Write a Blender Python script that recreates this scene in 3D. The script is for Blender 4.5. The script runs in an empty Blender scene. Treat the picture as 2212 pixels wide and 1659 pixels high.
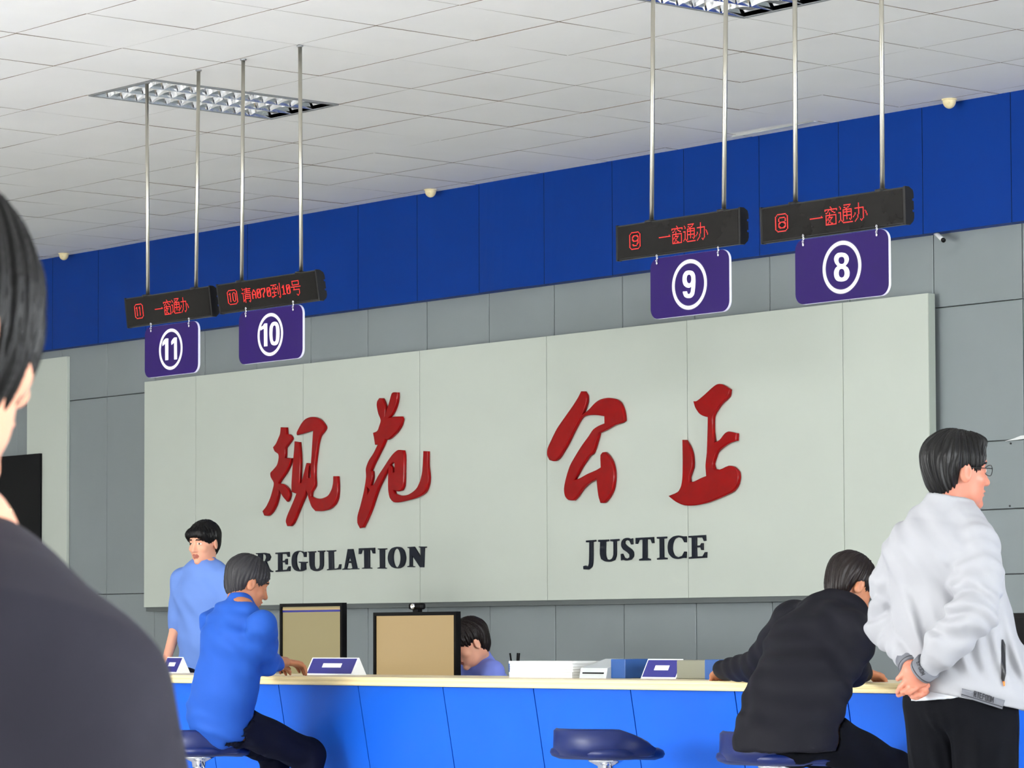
import bpy, bmesh, math, random
import numpy as np
from mathutils import Vector, Matrix
from mathutils.bvhtree import BVHTree

random.seed(7)
rng = np.random.default_rng(7)
scene = bpy.context.scene
COL = scene.collection

# ------------------------------------------------------------------ camera
FPX, YAW, PITCH, ROLL, V0 = 6867.98, 0.7059, 0.0499, -0.0032, 1038.17
EYE = np.array([0.0, 0.0, 1.05])
_c, _s = math.cos(YAW), math.sin(YAW)
_F = np.array([-_c, _s, 0.0]); _R = np.array([_s, _c, 0.0]); _U = np.array([0, 0, 1.0])
CF = _F * math.cos(PITCH) + _U * math.sin(PITCH)
_U2 = -_F * math.sin(PITCH) + _U * math.cos(PITCH)
CR = _R * math.cos(ROLL) + _U2 * math.sin(ROLL)
CU = -_R * math.sin(ROLL) + _U2 * math.cos(ROLL)
cam_data = bpy.data.cameras.new('camera')
cam = bpy.data.objects.new('camera', cam_data)
COL.objects.link(cam)
cam.matrix_world = Matrix(((CR[0], CU[0], -CF[0], EYE[0]), (CR[1], CU[1], -CF[1], EYE[1]),
                           (CR[2], CU[2], -CF[2], EYE[2]), (0, 0, 0, 1)))
cam_data.sensor_fit = 'HORIZONTAL'; cam_data.sensor_width = 36.0
cam_data.lens = 36.0 * FPX / 2212.0
cam_data.shift_y = (V0 - 829.5) / 2212.0
cam_data.clip_start = 0.05; cam_data.clip_end = 200
cam_data.dof.use_dof = True
cam_data.dof.focus_distance = 14.5
cam_data.dof.aperture_fstop = 23.0
scene.camera = cam

# ------------------------------------------------------------------ view, world, daylight
vs = scene.view_settings
scene.display_settings.display_device = 'sRGB'
vs.view_transform = 'Standard'; vs.look = 'None'; vs.gamma = 1.0; vs.use_curve_mapping = False
vs.exposure = 0.2
world = bpy.data.worlds.new('sky'); scene.world = world
world.use_nodes = True
wn = world.node_tree
bg = wn.nodes['Background']
sky = wn.nodes.new('ShaderNodeTexSky')
sky.sky_type = 'HOSEK_WILKIE'; sky.turbidity = 6.0; sky.ground_albedo = 0.4
sky.sun_direction = (0.3, -0.4, 0.85)
wn.links.new(sky.outputs['Color'], bg.inputs['Color'])
bg.inputs['Strength'].default_value = 0.35

ROOM_X0, ROOM_X1, ROOM_Y0, ROOM_Y1 = -27.0, 9.0, -4.0, 12.90
HC = 1.05 + 2.8786                      # ceiling height

def daylight(name, loc, size_x, size_y, direction, power, color):
    ld = bpy.data.lights.new(name, 'AREA'); ld.shape = 'RECTANGLE'
    ld.size = size_x; ld.size_y = size_y; ld.energy = power; ld.color = color
    o = bpy.data.objects.new(name, ld); COL.objects.link(o)
    o.location = loc
    o.rotation_euler = Vector(direction).to_track_quat('-Z', 'Y').to_euler()
    return o
# daylight entering through the windows of the entrance front and of the right-hand side
FRONT_WINDOWS = [(-25.5, -20.5), (-19.5, -14.5), (-13.5, -8.5), (-7.5, -2.5), (-1.5, 3.5)]
SIDE_WINDOWS = [(-2.5, 2.0), (3.0, 7.5), (8.5, 12.0)]
WZ0, WZ1 = 0.15, 3.5
FRONT_POWER = [60, 520, 2650, 340, 100]
SIDE_POWER = [60, 700, 3100]
for (a, b), pw in zip(FRONT_WINDOWS, FRONT_POWER):
    daylight('window_daylight', ((a + b) / 2, ROOM_Y0 + 0.30, (WZ0 + WZ1) / 2), b - a - 0.1, WZ1 - WZ0 - .3, (0, 1, -2.6), pw, (0.985, 0.99, 0.985))
for (a, b), pw in zip(SIDE_WINDOWS, SIDE_POWER):
    daylight('window_daylight', (ROOM_X1 - 0.30, (a + b) / 2, (WZ0 + WZ1) / 2), b - a - 0.1, WZ1 - WZ0 - .3, (-1, 0, -1.4), pw, (0.94, 0.975, 1.0))

# ------------------------------------------------------------------ helpers
def ray(u, v):
    return CF + CR * ((u - 1106.0) / FPX) + CU * ((V0 - v) / FPX)
def on_y(u, v, y):
    d = ray(u, v); return EYE + d * (y / d[1])
def on_z(u, v, z):
    d = ray(u, v); return EYE + d * ((z - EYE[2]) / d[2])
def W(u, v, dist):
    return EYE + ray(u, v) * dist

def lin(c):
    c = c / 255.0
    return c / 12.92 if c <= 0.04045 else ((c + 0.055) / 1.055) ** 2.4
def rgb(r, g, b):
    return (lin(r), lin(g), lin(b), 1.0)

def mat(name, color, rough=0.5, metal=0.0, noise=0.0, nscale=8.0, bump=0.0, bscale=200.0,
        coat=0.0, emit=None, estr=0.0, spec=0.5, sheen=0.0, sss=0.0, stretch=None):
    m = bpy.data.materials.new(name); m.use_nodes = True
    nt = m.node_tree; bs = nt.nodes['Principled BSDF']
    bs.inputs['Base Color'].default_value = color
    bs.inputs['Roughness'].default_value = rough
    bs.inputs['Metallic'].default_value = metal
    bs.inputs['Specular IOR Level'].default_value = spec
    if coat: bs.inputs['Coat Weight'].default_value = coat; bs.inputs['Coat Roughness'].default_value = 0.08
    if sheen: bs.inputs['Sheen Weight'].default_value = sheen
    if sss:
        bs.inputs['Subsurface Weight'].default_value = sss
        bs.inputs['Subsurface Radius'].default_value = (0.012, 0.005, 0.003)
    if emit: bs.inputs['Emission Color'].default_value = emit; bs.inputs['Emission Strength'].default_value = estr
    if noise or bump:
        tc = nt.nodes.new('ShaderNodeTexCoord'); mp = nt.nodes.new('ShaderNodeMapping')
        nt.links.new(tc.outputs['Object'], mp.inputs['Vector'])
        if stretch: mp.inputs['Scale'].default_value = stretch
    if noise:
        n = nt.nodes.new('ShaderNodeTexNoise'); n.inputs['Scale'].default_value = nscale
        n.inputs['Detail'].default_value = 6
        nt.links.new(mp.outputs['Vector'], n.inputs['Vector'])
        mx = nt.nodes.new('ShaderNodeMix'); mx.data_type = 'RGBA'
        mr = nt.nodes.new('ShaderNodeMapRange')
        mr.inputs['From Min'].default_value = 0.3; mr.inputs['From Max'].default_value = 0.7
        nt.links.new(n.outputs['Fac'], mr.inputs['Value'])
        nt.links.new(mr.outputs['Result'], mx.inputs['Factor'])
        k0, k1 = 1 - noise, 1 + noise
        mx.inputs['A'].default_value = (color[0] * k0, color[1] * k0, color[2] * k0, 1)
        mx.inputs['B'].default_value = (min(1, color[0] * k1), min(1, color[1] * k1), min(1, color[2] * k1), 1)
        nt.links.new(mx.outputs['Result'], bs.inputs['Base Color'])
    if bump:
        n2 = nt.nodes.new('ShaderNodeTexNoise'); n2.inputs['Scale'].default_value = bscale
        n2.inputs['Detail'].default_value = 3
        nt.links.new(mp.outputs['Vector'], n2.inputs['Vector'])
        bp = nt.nodes.new('ShaderNodeBump'); bp.inputs['Strength'].default_value = bump
        bp.inputs['Distance'].default_value = 0.002
        nt.links.new(n2.outputs['Fac'], bp.inputs['Height'])
        nt.links.new(bp.outputs['Normal'], bs.inputs['Normal'])
    return m

def mesh_obj(name, verts, faces, m=None, parent=None, smooth=False, mats=None, midx=None):
    me = bpy.data.meshes.new(name)
    me.from_pydata([tuple(map(float, v)) for v in verts], [], [tuple(map(int, f)) for f in faces])
    me.update()
    for mm in (mats or ([m] if m else [])): me.materials.append(mm)
    if midx is not None:
        me.polygons.foreach_set('material_index', np.asarray(midx, dtype=np.int32))
    if smooth: me.polygons.foreach_set('use_smooth', np.ones(len(me.polygons), dtype=bool))
    o = bpy.data.objects.new(name, me); COL.objects.link(o)
    if parent is not None:
        o.parent = parent
        o.matrix_parent_inverse = parent.matrix_basis.inverted()
    return o

def bm_obj(name, bm, m=None, parent=None, smooth=False):
    bmesh.ops.recalc_face_normals(bm, faces=bm.faces)
    me = bpy.data.meshes.new(name); bm.to_mesh(me); bm.free()
    if m: me.materials.append(m)
    if smooth: me.polygons.foreach_set('use_smooth', np.ones(len(me.polygons), dtype=bool))
    o = bpy.data.objects.new(name, me); COL.objects.link(o)
    if parent is not None:
        o.parent = parent
        o.matrix_parent_inverse = parent.matrix_basis.inverted()
    return o

def empty(name, loc=(0, 0, 0)):
    o = bpy.data.objects.new(name, None); COL.objects.link(o)
    o.location = tuple(map(float, loc)); o.empty_display_size = 0.1
    return o
def tag(o, label, cat, group=None):
    o['label'] = label; o['category'] = cat
    if group: o['group'] = group
    return o
def struct(o):
    o['kind'] = 'structure'; return o

def set_origin(o, loc):
    """move the origin of an unparented mesh object, keeping it in place"""
    loc = Vector(tuple(map(float, loc)))
    o.data.transform(Matrix.Translation(-loc)); o.location = loc

def add_box(bm, lo, hi, bevel=0.0, seg=2):
    lo = np.minimum(lo, hi).astype(float) if False else np.array(lo, float); hi = np.array(hi, float)
    c = (lo + hi) / 2; s = hi - lo
    r = bmesh.ops.create_cube(bm, size=1.0, matrix=Matrix.Translation(Vector(c)) @ Matrix.Diagonal((s[0], s[1], s[2], 1)))
    if bevel:
        es = list({e for v in r['verts'] for e in v.link_edges})
        bmesh.ops.bevel(bm, geom=es, offset=bevel, segments=seg, profile=0.5, affect='EDGES')
def box_obj(name, lo, hi, m, parent=None, bevel=0.0):
    bm = bmesh.new(); add_box(bm, lo, hi, bevel); return bm_obj(name, bm, m, parent)

def tube_mesh(path, radii, n=12, closed=False, caps=True):
    path = [np.array(p, float) for p in path]
    N = len(path)
    if np.isscalar(radii): radii = [radii] * N
    V, Fc = [], []
    up = None
    for i, p in enumerate(path):
        if closed: t = path[(i + 1) % N] - path[i - 1]
        else: t = path[min(i + 1, N - 1)] - path[max(i - 1, 0)]
        t = t / np.linalg.norm(t)
        if up is None:
            a = np.array([0, 0, 1.0]) if abs(t[2]) < 0.9 else np.array([1.0, 0, 0])
            up = np.cross(t, a)
        up = up - t * np.dot(up, t); up /= np.linalg.norm(up)
        sd = np.cross(t, up)
        for k in range(n):
            a = 2 * math.pi * k / n
            V.append(p + radii[i] * (math.cos(a) * up + math.sin(a) * sd))
    rngN = N if closed else N - 1
    for i in range(rngN):
        j = (i + 1) % N
        for k in range(n):
            k2 = (k + 1) % n
            Fc.append((i * n + k, i * n + k2, j * n + k2, j * n + k))
    if caps and not closed:
        Fc.append(tuple(range(n))[::-1]); Fc.append(tuple((N - 1) * n + k for k in range(n)))
    return V, Fc
class MB:
    def __init__(self): self.V = []; self.F = []
    def add(self, vf):
        b = len(self.V); self.V += list(vf[0]); self.F += [tuple(i + b for i in f) for f in vf[1]]; return self
    def tube(self, path, r, n=12, closed=False): return self.add(tube_mesh(path, r, n, closed))
    def build(self, name, m, parent=None, smooth=True): return mesh_obj(name, self.V, self.F, m, parent, smooth)

def lathe_mesh(c, prof, n=32, axis=(0, 0, 1)):
    ax = np.array(axis, float); a = np.array([1.0, 0, 0]) if abs(ax[0]) < .9 else np.array([0, 1.0, 0])
    e1 = np.cross(ax, a); e1 /= np.linalg.norm(e1); e2 = np.cross(ax, e1)
    V, Fc = [], []
    for r, z in prof:
        for k in range(n):
            t = 2 * math.pi * k / n
            V.append(np.array(c) + ax * z + r * (math.cos(t) * e1 + math.sin(t) * e2))
    for i in range(len(prof) - 1):
        for k in range(n):
            k2 = (k + 1) % n
            Fc.append((i * n + k, i * n + k2, (i + 1) * n + k2, (i + 1) * n + k))
    Fc.append(tuple(range(n))[::-1]); Fc.append(tuple((len(prof) - 1) * n + k for k in range(n)))
    return V, Fc

def round_poly(pts, sub=3, corner=48):
    """smooth a traced outline, leaving its sharp corners sharp"""
    P = [np.array(p, float) for p in pts]; n = len(P); out = []
    sharp = []
    for i in range(n):
        a = P[i] - P[i - 1]; b = P[(i + 1) % n] - P[i]
        ang = math.degrees(math.acos(max(-1, min(1, np.dot(a, b) / (np.linalg.norm(a) * np.linalg.norm(b) + 1e-12)))))
        sharp.append(ang > corner)
    tan = []
    for i in range(n):
        tan.append((P[(i + 1) % n] - P[i - 1]) * 0.5)
    for i in range(n):
        j = (i + 1) % n; d = P[j] - P[i]; L = np.linalg.norm(d)
        def tt(k):
            if sharp[k]: return d * 1.0
            t = tan[k]; return t / (np.linalg.norm(t) + 1e-12) * L
        t0, t1 = tt(i), tt(j)
        for q in range(sub):
            t = q / sub
            h00 = 2*t**3 - 3*t**2 + 1; h10 = t**3 - 2*t**2 + t; h01 = -2*t**3 + 3*t**2; h11 = t**3 - t**2
            out.append(h00 * P[i] + h10 * t0 * 0.8 + h01 * P[j] + h11 * t1 * 0.8)
    return out

def relief(name, outlines, y_front, depth, bevel, m, parent=None, smooth=True, bres=3):
    """outlines: lists of (X, Z) in metres; a solid raised letter facing -Y"""
    cu = bpy.data.curves.new(name, 'CURVE'); cu.dimensions = '2D'; cu.fill_mode = 'BOTH'
    cu.extrude = max(1e-4, depth / 2 - bevel); cu.bevel_depth = bevel; cu.bevel_resolution = bres
    cu.offset = -bevel
    cx = float(np.mean([p[0] for p in outlines[0]])); cz = float(np.mean([p[1] for p in outlines[0]]))
    for ol in outlines:
        sp = cu.splines.new('POLY'); sp.points.add(len(ol) - 1); sp.use_cyclic_u = True
        for k, p in enumerate(ol): sp.points[k].co = (float(p[0]) - cx, float(p[1]) - cz, 0, 1)
    tmp = bpy.data.objects.new('tmp_curve', cu); COL.objects.link(tmp)
    dg = bpy.context.evaluated_depsgraph_get()
    me = bpy.data.meshes.new_from_object(tmp.evaluated_get(dg))
    bpy.data.objects.remove(tmp); bpy.data.curves.remove(cu)
    me.name = name
    me.transform(Matrix(((1, 0, 0, 0), (0, 0, -1, 0), (0, 1, 0, 0), (0, 0, 0, 1))))
    me.materials.clear(); me.materials.append(m)
    if smooth:
        me.polygons.foreach_set('use_smooth', np.ones(len(me.polygons), dtype=bool))
        me.set_sharp_from_angle(angle=math.radians(35))
    o = bpy.data.objects.new(name, me); COL.objects.link(o)
    o.location = (cx, y_front + depth / 2, cz)
    if parent is not None:
        o.parent = parent; o.matrix_parent_inverse = parent.matrix_basis.inverted()
    return o
# ------------------------------------------------------------------ materials of the room
M_tile = mat('ceiling_tile_white', rgb(247, 246, 244), 0.62, noise=0.03, nscale=1.3, bump=0.10, bscale=350)
M_seam = mat('ceiling_seam_dark', rgb(128, 116, 102), 0.8)
M_grey = mat('grey_cladding', rgb(133, 141, 143), 0.42, spec=0.4, noise=0.03, nscale=2.0, bump=0.06, bscale=500)
M_joint = mat('joint_dark', rgb(62, 62, 64), 0.8)
M_blue = mat('blue_cladding', rgb(6, 51, 132), 0.45, spec=0.1, noise=0.04, nscale=2.0, bump=0.05, bscale=500)
M_bluejoint = mat('blue_joint', rgb(10, 22, 50), 0.8)
M_board = mat('board_pale_green', rgb(194, 201, 191), 0.5, noise=0.012, nscale=2.5, bump=0.05, bscale=400)
M_boardside = mat('board_edge', rgb(158, 166, 156), 0.5)
M_trimdark = mat('board_foot_grey', rgb(92, 98, 98), 0.5)
M_boardseam = mat('board_seam_brown', rgb(120, 104, 74), 0.8)
M_red = mat('red_lacquer', rgb(138, 3, 5), 0.16, spec=0.12, coat=0.10, bump=0.12, bscale=30, noise=0.06, nscale=9)
M_navy = mat('navy_letters', rgb(15, 21, 34), 0.35, spec=0.2)
M_plaster = mat('hall_paint', rgb(222, 222, 216), 0.7, noise=0.02)
M_floor = mat('floor_tiles', rgb(196, 192, 184), 0.25, noise=0.05, nscale=1.5)
M_frame = mat('window_frame_white', rgb(230, 232, 232), 0.4)
M_glass = mat('window_glass', (0.9, 0.95, 0.95, 1), 0.02)
M_glass.node_tree.nodes['Principled BSDF'].inputs['Transmission Weight'].default_value = 1.0
M_steel = mat('brushed_steel', rgb(186, 183, 172), 0.32, metal=1.0, bump=0.05, bscale=300, stretch=(1, 1, 0.05))
M_mirror = mat('mirror_reflector', rgb(225, 226, 228), 0.13, metal=1.0, bump=0.25, bscale=40)
M_rim = mat('light_rim_grey', rgb(150, 152, 154), 0.4, metal=0.6)
M_cream = mat('cream_plastic', rgb(232, 216, 170), 0.4)
M_black = mat('black_plastic', rgb(12, 11, 12), 0.38, spec=0.3)
M_screen = mat('dark_acrylic', rgb(17, 15, 14), 0.10, noise=0.2, nscale=6, spec=0.12)
M_led = mat('red_led', rgb(120, 0, 0), 0.5, emit=rgb(255, 30, 26), estr=1.0)
M_purple = mat('purple_print', rgb(34, 17, 78), 0.38, spec=0.1)
M_white = mat('white_print', rgb(238, 238, 250), 0.45)
M_plateedge = mat('plate_edge_white', rgb(222, 222, 246), 0.4)
M_outline = mat('grey_outline', rgb(64, 56, 92), 0.5)
M_chain = mat('chain_steel', rgb(225, 225, 228), 0.2, metal=1.0)

X0, X1, Y0, Y1 = ROOM_X0, ROOM_X1, ROOM_Y0, ROOM_Y1
# ------------------------------------------------------------------ floor, walls
def tiled_floor():
    nt = M_floor.node_tree; bs = nt.nodes['Principled BSDF']
    br = nt.nodes.new('ShaderNodeTexBrick'); tc = nt.nodes.new('ShaderNodeTexCoord')
    br.offset = 0.0; br.inputs['Scale'].default_value = 1.0
    br.inputs['Brick Width'].default_value = 0.8; br.inputs['Row Height'].default_value = 0.8
    br.inputs['Mortar Size'].default_value = 0.004
    br.inputs['Color1'].default_value = rgb(236, 236, 234); br.inputs['Color2'].default_value = rgb(238, 238, 237)
    br.inputs['Mortar'].default_value = rgb(180, 178, 174)
    nt.links.new(tc.outputs['Object'], br.inputs['Vector'])
    nt.links.new(br.outputs['Color'], bs.inputs['Base Color'])
tiled_floor()
struct(box_obj('floor', (X0 - .2, Y0 - .2, -0.1), (X1 + .2, Y1 + .3, 0), M_floor))
struct(box_obj('wall_left', (X0 - .2, Y0, 0), (X0, Y1, HC), M_plaster))

def window_wall(name, along, fixed, thick, spans, lo, hi, z0, z1, inward):
    """wall with openings; along = axis index"""
    bm = bmesh.new()
    def bx(a, b, c, d):
        l = [0, 0, c]; h = [0, 0, d]
        l[along] = a; h[along] = b
        o = 1 - along
        l[o] = min(fixed, fixed - inward * thick); h[o] = max(fixed, fixed - inward * thick)
        add_box(bm, l, h)
    bx(lo, hi, 0, z0); bx(lo, hi, z1, HC + 0.3)
    cur = lo
    for a, b in spans: bx(cur, a, z0, z1); cur = b
    bx(cur, hi, z0, z1)
    struct(bm_obj(name, bm, M_plaster))
WN = [0]
def window(along, fixed, thick, a, b, z0, z1, inward):
    WN[0] += 1
    t = empty('window_%d' % WN[0]); struct(t)
    o = 1 - along; mid = fixed - inward * thick * 0.5
    bm = bmesh.new(); bg_ = bmesh.new()
    def bx(bm_, p, q, c, d, hw):
        l = [0, 0, c]; h = [0, 0, d]; l[along] = p; h[along] = q; l[o] = mid - hw; h[o] = mid + hw
        add_box(bm_, l, h)
    f = 0.06
    bx(bm, a, b, z0, z0 + f, .03); bx(bm, a, b, z1 - f, z1, .03)
    n = 3
    for k in range(n + 1):
        p = a + (b - a - f) * k / n
        bx(bm, p, p + f, z0 + f, z1 - f, .03)
    t.location = tuple([(a + b) / 2, mid, z0] if along == 0 else [mid, (a + b) / 2, z0])
    bm_obj('window_frame', bm, M_frame, t)
    bx(bg_, a + f, b - f, z0 + f, z1 - f, .004)
    bm_obj('pane', bg_, M_glass, t)
window_wall('wall_front', 0, Y0, 0.2, FRONT_WINDOWS, X0 - .2, X1 + .2, WZ0, WZ1, 1)
window_wall('wall_right', 1, X1, 0.2, SIDE_WINDOWS, Y0, Y1 + .3, WZ0, WZ1, -1)
for a, b in FRONT_WINDOWS: window(0, Y0, 0.2, a, b, WZ0, WZ1, 1)
for a, b in SIDE_WINDOWS: window(1, X1, 0.2, a, b, WZ0, WZ1, -1)

# back wall: grey cladding panels with open joints
PX0, PW = -19.733, 0.6257               # joints of the cladding repeat every PW
zg = [0.0, 1.05 + 0.338 - 0.70, 1.05 + 0.338, 1.05 + 0.681, 1.05 + 1.045, 1.05 + 1.79, HC]
def panel_wall(name, xs, zs, y, thick, m, mj, gap=0.0024, bow=None, bevel=0.003):
    V, Fc, mi = [], [], []
    def quad(p, k):
        b = len(V); V.extend(p); Fc.append((b, b + 1, b + 2, b + 3)); mi.append(k)
    quad([(xs[0], y + thick, zs[0]), (xs[-1], y + thick, zs[0]), (xs[-1], y + thick, zs[-1]), (xs[0], y + thick, zs[-1])], 1)
    for i in range(len(xs) - 1):
        for j in range(len(zs) - 1):
            g = gap
            a, b, c, d = xs[i] + g, xs[i + 1] - g, zs[j] + g, zs[j + 1] - g
            e = bevel
            o = [(a, y + thick, c), (b, y + thick, c), (b, y + thick, d), (a, y + thick, d)]
            r = [(a, y + e, c), (b, y + e, c), (b, y + e, d), (a, y + e, d)]
            tl = [rng.uniform(-.0012, .0012) for _ in range(4)]
            f = [(a + e, y + tl[0], c + e), (b - e, y + tl[1], c + e), (b - e, y + tl[2], d - e), (a + e, y + tl[3], d - e)]
            for q in range(4):
                q2 = (q + 1) % 4
                quad([o[q], o[q2], r[q2], r[q]], 0); quad([r[q], r[q2], f[q2], f[q]], 0)
            quad(f, 0)
    return struct(mesh_obj(name, V, Fc, mats=[m, mj], midx=mi))
k0 = math.floor((X0 - PX0) / PW)
gx = [PX0 + PW * k for k in range(k0, int((X1 - PX0) / PW) + 2)]
right_start = -11.62
# left of / behind the board only three seams show; right of it there are more
panel_wall('wall_back', [x for x in gx if x < -11.9] + [PX0 + PW * 13], [0, 0.7, 1.05 + .340, 1.05 + 1.796, HC], 12.90, 0.03, M_grey, M_joint)
panel_wall('wall_back_side', [PX0 + PW * 13] + [x for x in gx if x > -11.2], [0, 0.7, 1.05 + .336, 1.05 + .681, 1.05 + 1.045, 1.05 + 1.788, HC], 12.90, 0.03, M_grey, M_joint)
struct(box_obj('wall_back_core', (X0 - .2, 12.935, 0), (X1 + .2, 13.1, HC + .3), M_joint))

# blue cladding above, standing 8 cm proud, with a returned lower lip; two panels bulge a little
def blue_band():
    V, Fc, mi = [], [], []
    zb, zt = 1.05 + 2.1869, HC
    yF = 12.8203
    xs = gx
    for i in range(len(xs) - 1):
        a, b = xs[i] + .002, xs[i + 1] - .002
        k = round((xs[i] - PX0) / PW)
        bow = {4: .004, 7: .016, 8: .006, 9: .018, 1: .003, 12: .004}.get(k, 0.002)
        n = 9
        base = len(V)
        for q in range(n):
            t = q / (n - 1); x = a + (b - a) * t
            w = math.sin(math.pi * t)
            V.append((x, yF + 0.078, zb)); V.append((x, yF - bow * w, zb)); V.append((x, yF - bow * w * .4, zb + .35)); V.append((x, yF, zt + .02))
        for q in range(n - 1):
            for r in range(3):
                p = base + q * 4 + r
                Fc.append((p, p + 4, p + 5, p + 1)); mi.append(0)
        e = base + (n - 1) * 4
        Fc.append((base, base + 1, base + 2, base + 3)); mi.append(1)
        Fc.append((e, e + 3, e + 2, e + 1)); mi.append(1)
    b0 = len(V)
    V += [(xs[0], yF + .02, zb + .002), (xs[-1], yF + .02, zb + .002), (xs[-1], yF + .02, zt), (xs[0], yF + .02, zt)]
    Fc.append((b0, b0 + 1, b0 + 2, b0 + 3)); mi.append(1)
    o = mesh_obj('wall_upper', V, Fc, mats=[M_blue, M_bluejoint], midx=mi)
    return struct(o)
blue_band()

# ------------------------------------------------------------------ ceiling
TX0, TY0, TW, TL = -11.0506, 9.1164, 0.618, 0.6
LIGHT_CELLS = {(4, 0), (4, 1), (-2, 0), (-2, 1)}
def ceiling():
    V, Fc, mi = [], [], []
    def quad(p, k):
        b = len(V); V.extend(p); Fc.append((b, b + 1, b + 2, b + 3)); mi.append(k)
    g, e = 0.0024, 0.0012
    i0 = int((TX0 - X1) / TW) - 1; i1 = int((TX0 - X0) / TW) + 1
    j0 = int((Y0 - TY0) / TL) - 1
    for i in range(i0, i1 + 1):
        for j in range(j0, 7):
            if (i, j) in LIGHT_CELLS: continue
            a, b = TX0 - TW * (i + 1) + g, TX0 - TW * i - g
            c = TY0 + TL * j + g; d = TY0 + TL * (j + 1) - g
            if j == 6: d = 12.824
            h = [HC + rng.uniform(-.0016, .0016) for _ in range(4)]
            top = HC + 0.02
            o = [(a, c, top), (b, c, top), (b, d, top), (a, d, top)]
            r = [(a, c, h[0] + e), (b, c, h[1] + e), (b, d, h[2] + e), (a, d, h[3] + e)]
            f = [(a + e, c + e, h[0]), (b - e, c + e, h[1]), (b - e, d - e, h[2]), (a + e, d - e, h[3])]
            for q in range(4):
                q2 = (q + 1) % 4
                quad([r[q], r[q2], o[q2], o[q]], 1); quad([f[q], f[q2], r[q2], r[q]], 1)
            quad(f[::-1], 0)
    # the runners the tiles hang from, seen in the joints; left open above the two light fittings
    def back(xa, xb, ya, yb): quad([(xa, ya, HC + .012), (xa, yb, HC + .012), (xb, yb, HC + .012), (xb, ya, HC + .012)], 1)
    la = TY0; lb = TY0 + 2 * TL
    back(X0 - .2, X1 + .2, Y0 - .2, la); back(X0 - .2, X1 + .2, lb, 13.0)
    xl = [(TX0 - TW * 5, TX0 - TW * 4), (TX0 + TW, TX0 + TW * 2)]
    back(X0 - .2, xl[0][0], la, lb); back(xl[0][1], xl[1][0], la, lb); back(xl[1][1], X1 + .2, la, lb)
    struct(mesh_obj('ceiling', V, Fc, mats=[M_tile, M_seam], midx=mi))
    struct(box_obj('ceiling_slab', (X0 - .2, Y0 - .2, HC + .25), (X1 + .2, 13.1, HC + .35), M_plaster))
ceiling()
# pale edge piece where the last tile row meets the blue cladding, hanging loose
p, q = on_z(1596, 293, HC), on_z(1768, 262, HC)
struct(mesh_obj('trim_1', [(p[0], 12.69, HC - .001), (q[0], 12.69, HC - .001), (q[0], 12.735, HC - .004), (p[0], 12.70, HC - .004),
        (p[0], 12.66, HC - .02), (q[0], 12.68, HC - .006)], [(0, 1, 5, 4), (0, 4, 3), (4, 5, 2, 3), (0, 3, 2, 1), (1, 2, 5)], M_frame))

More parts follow.
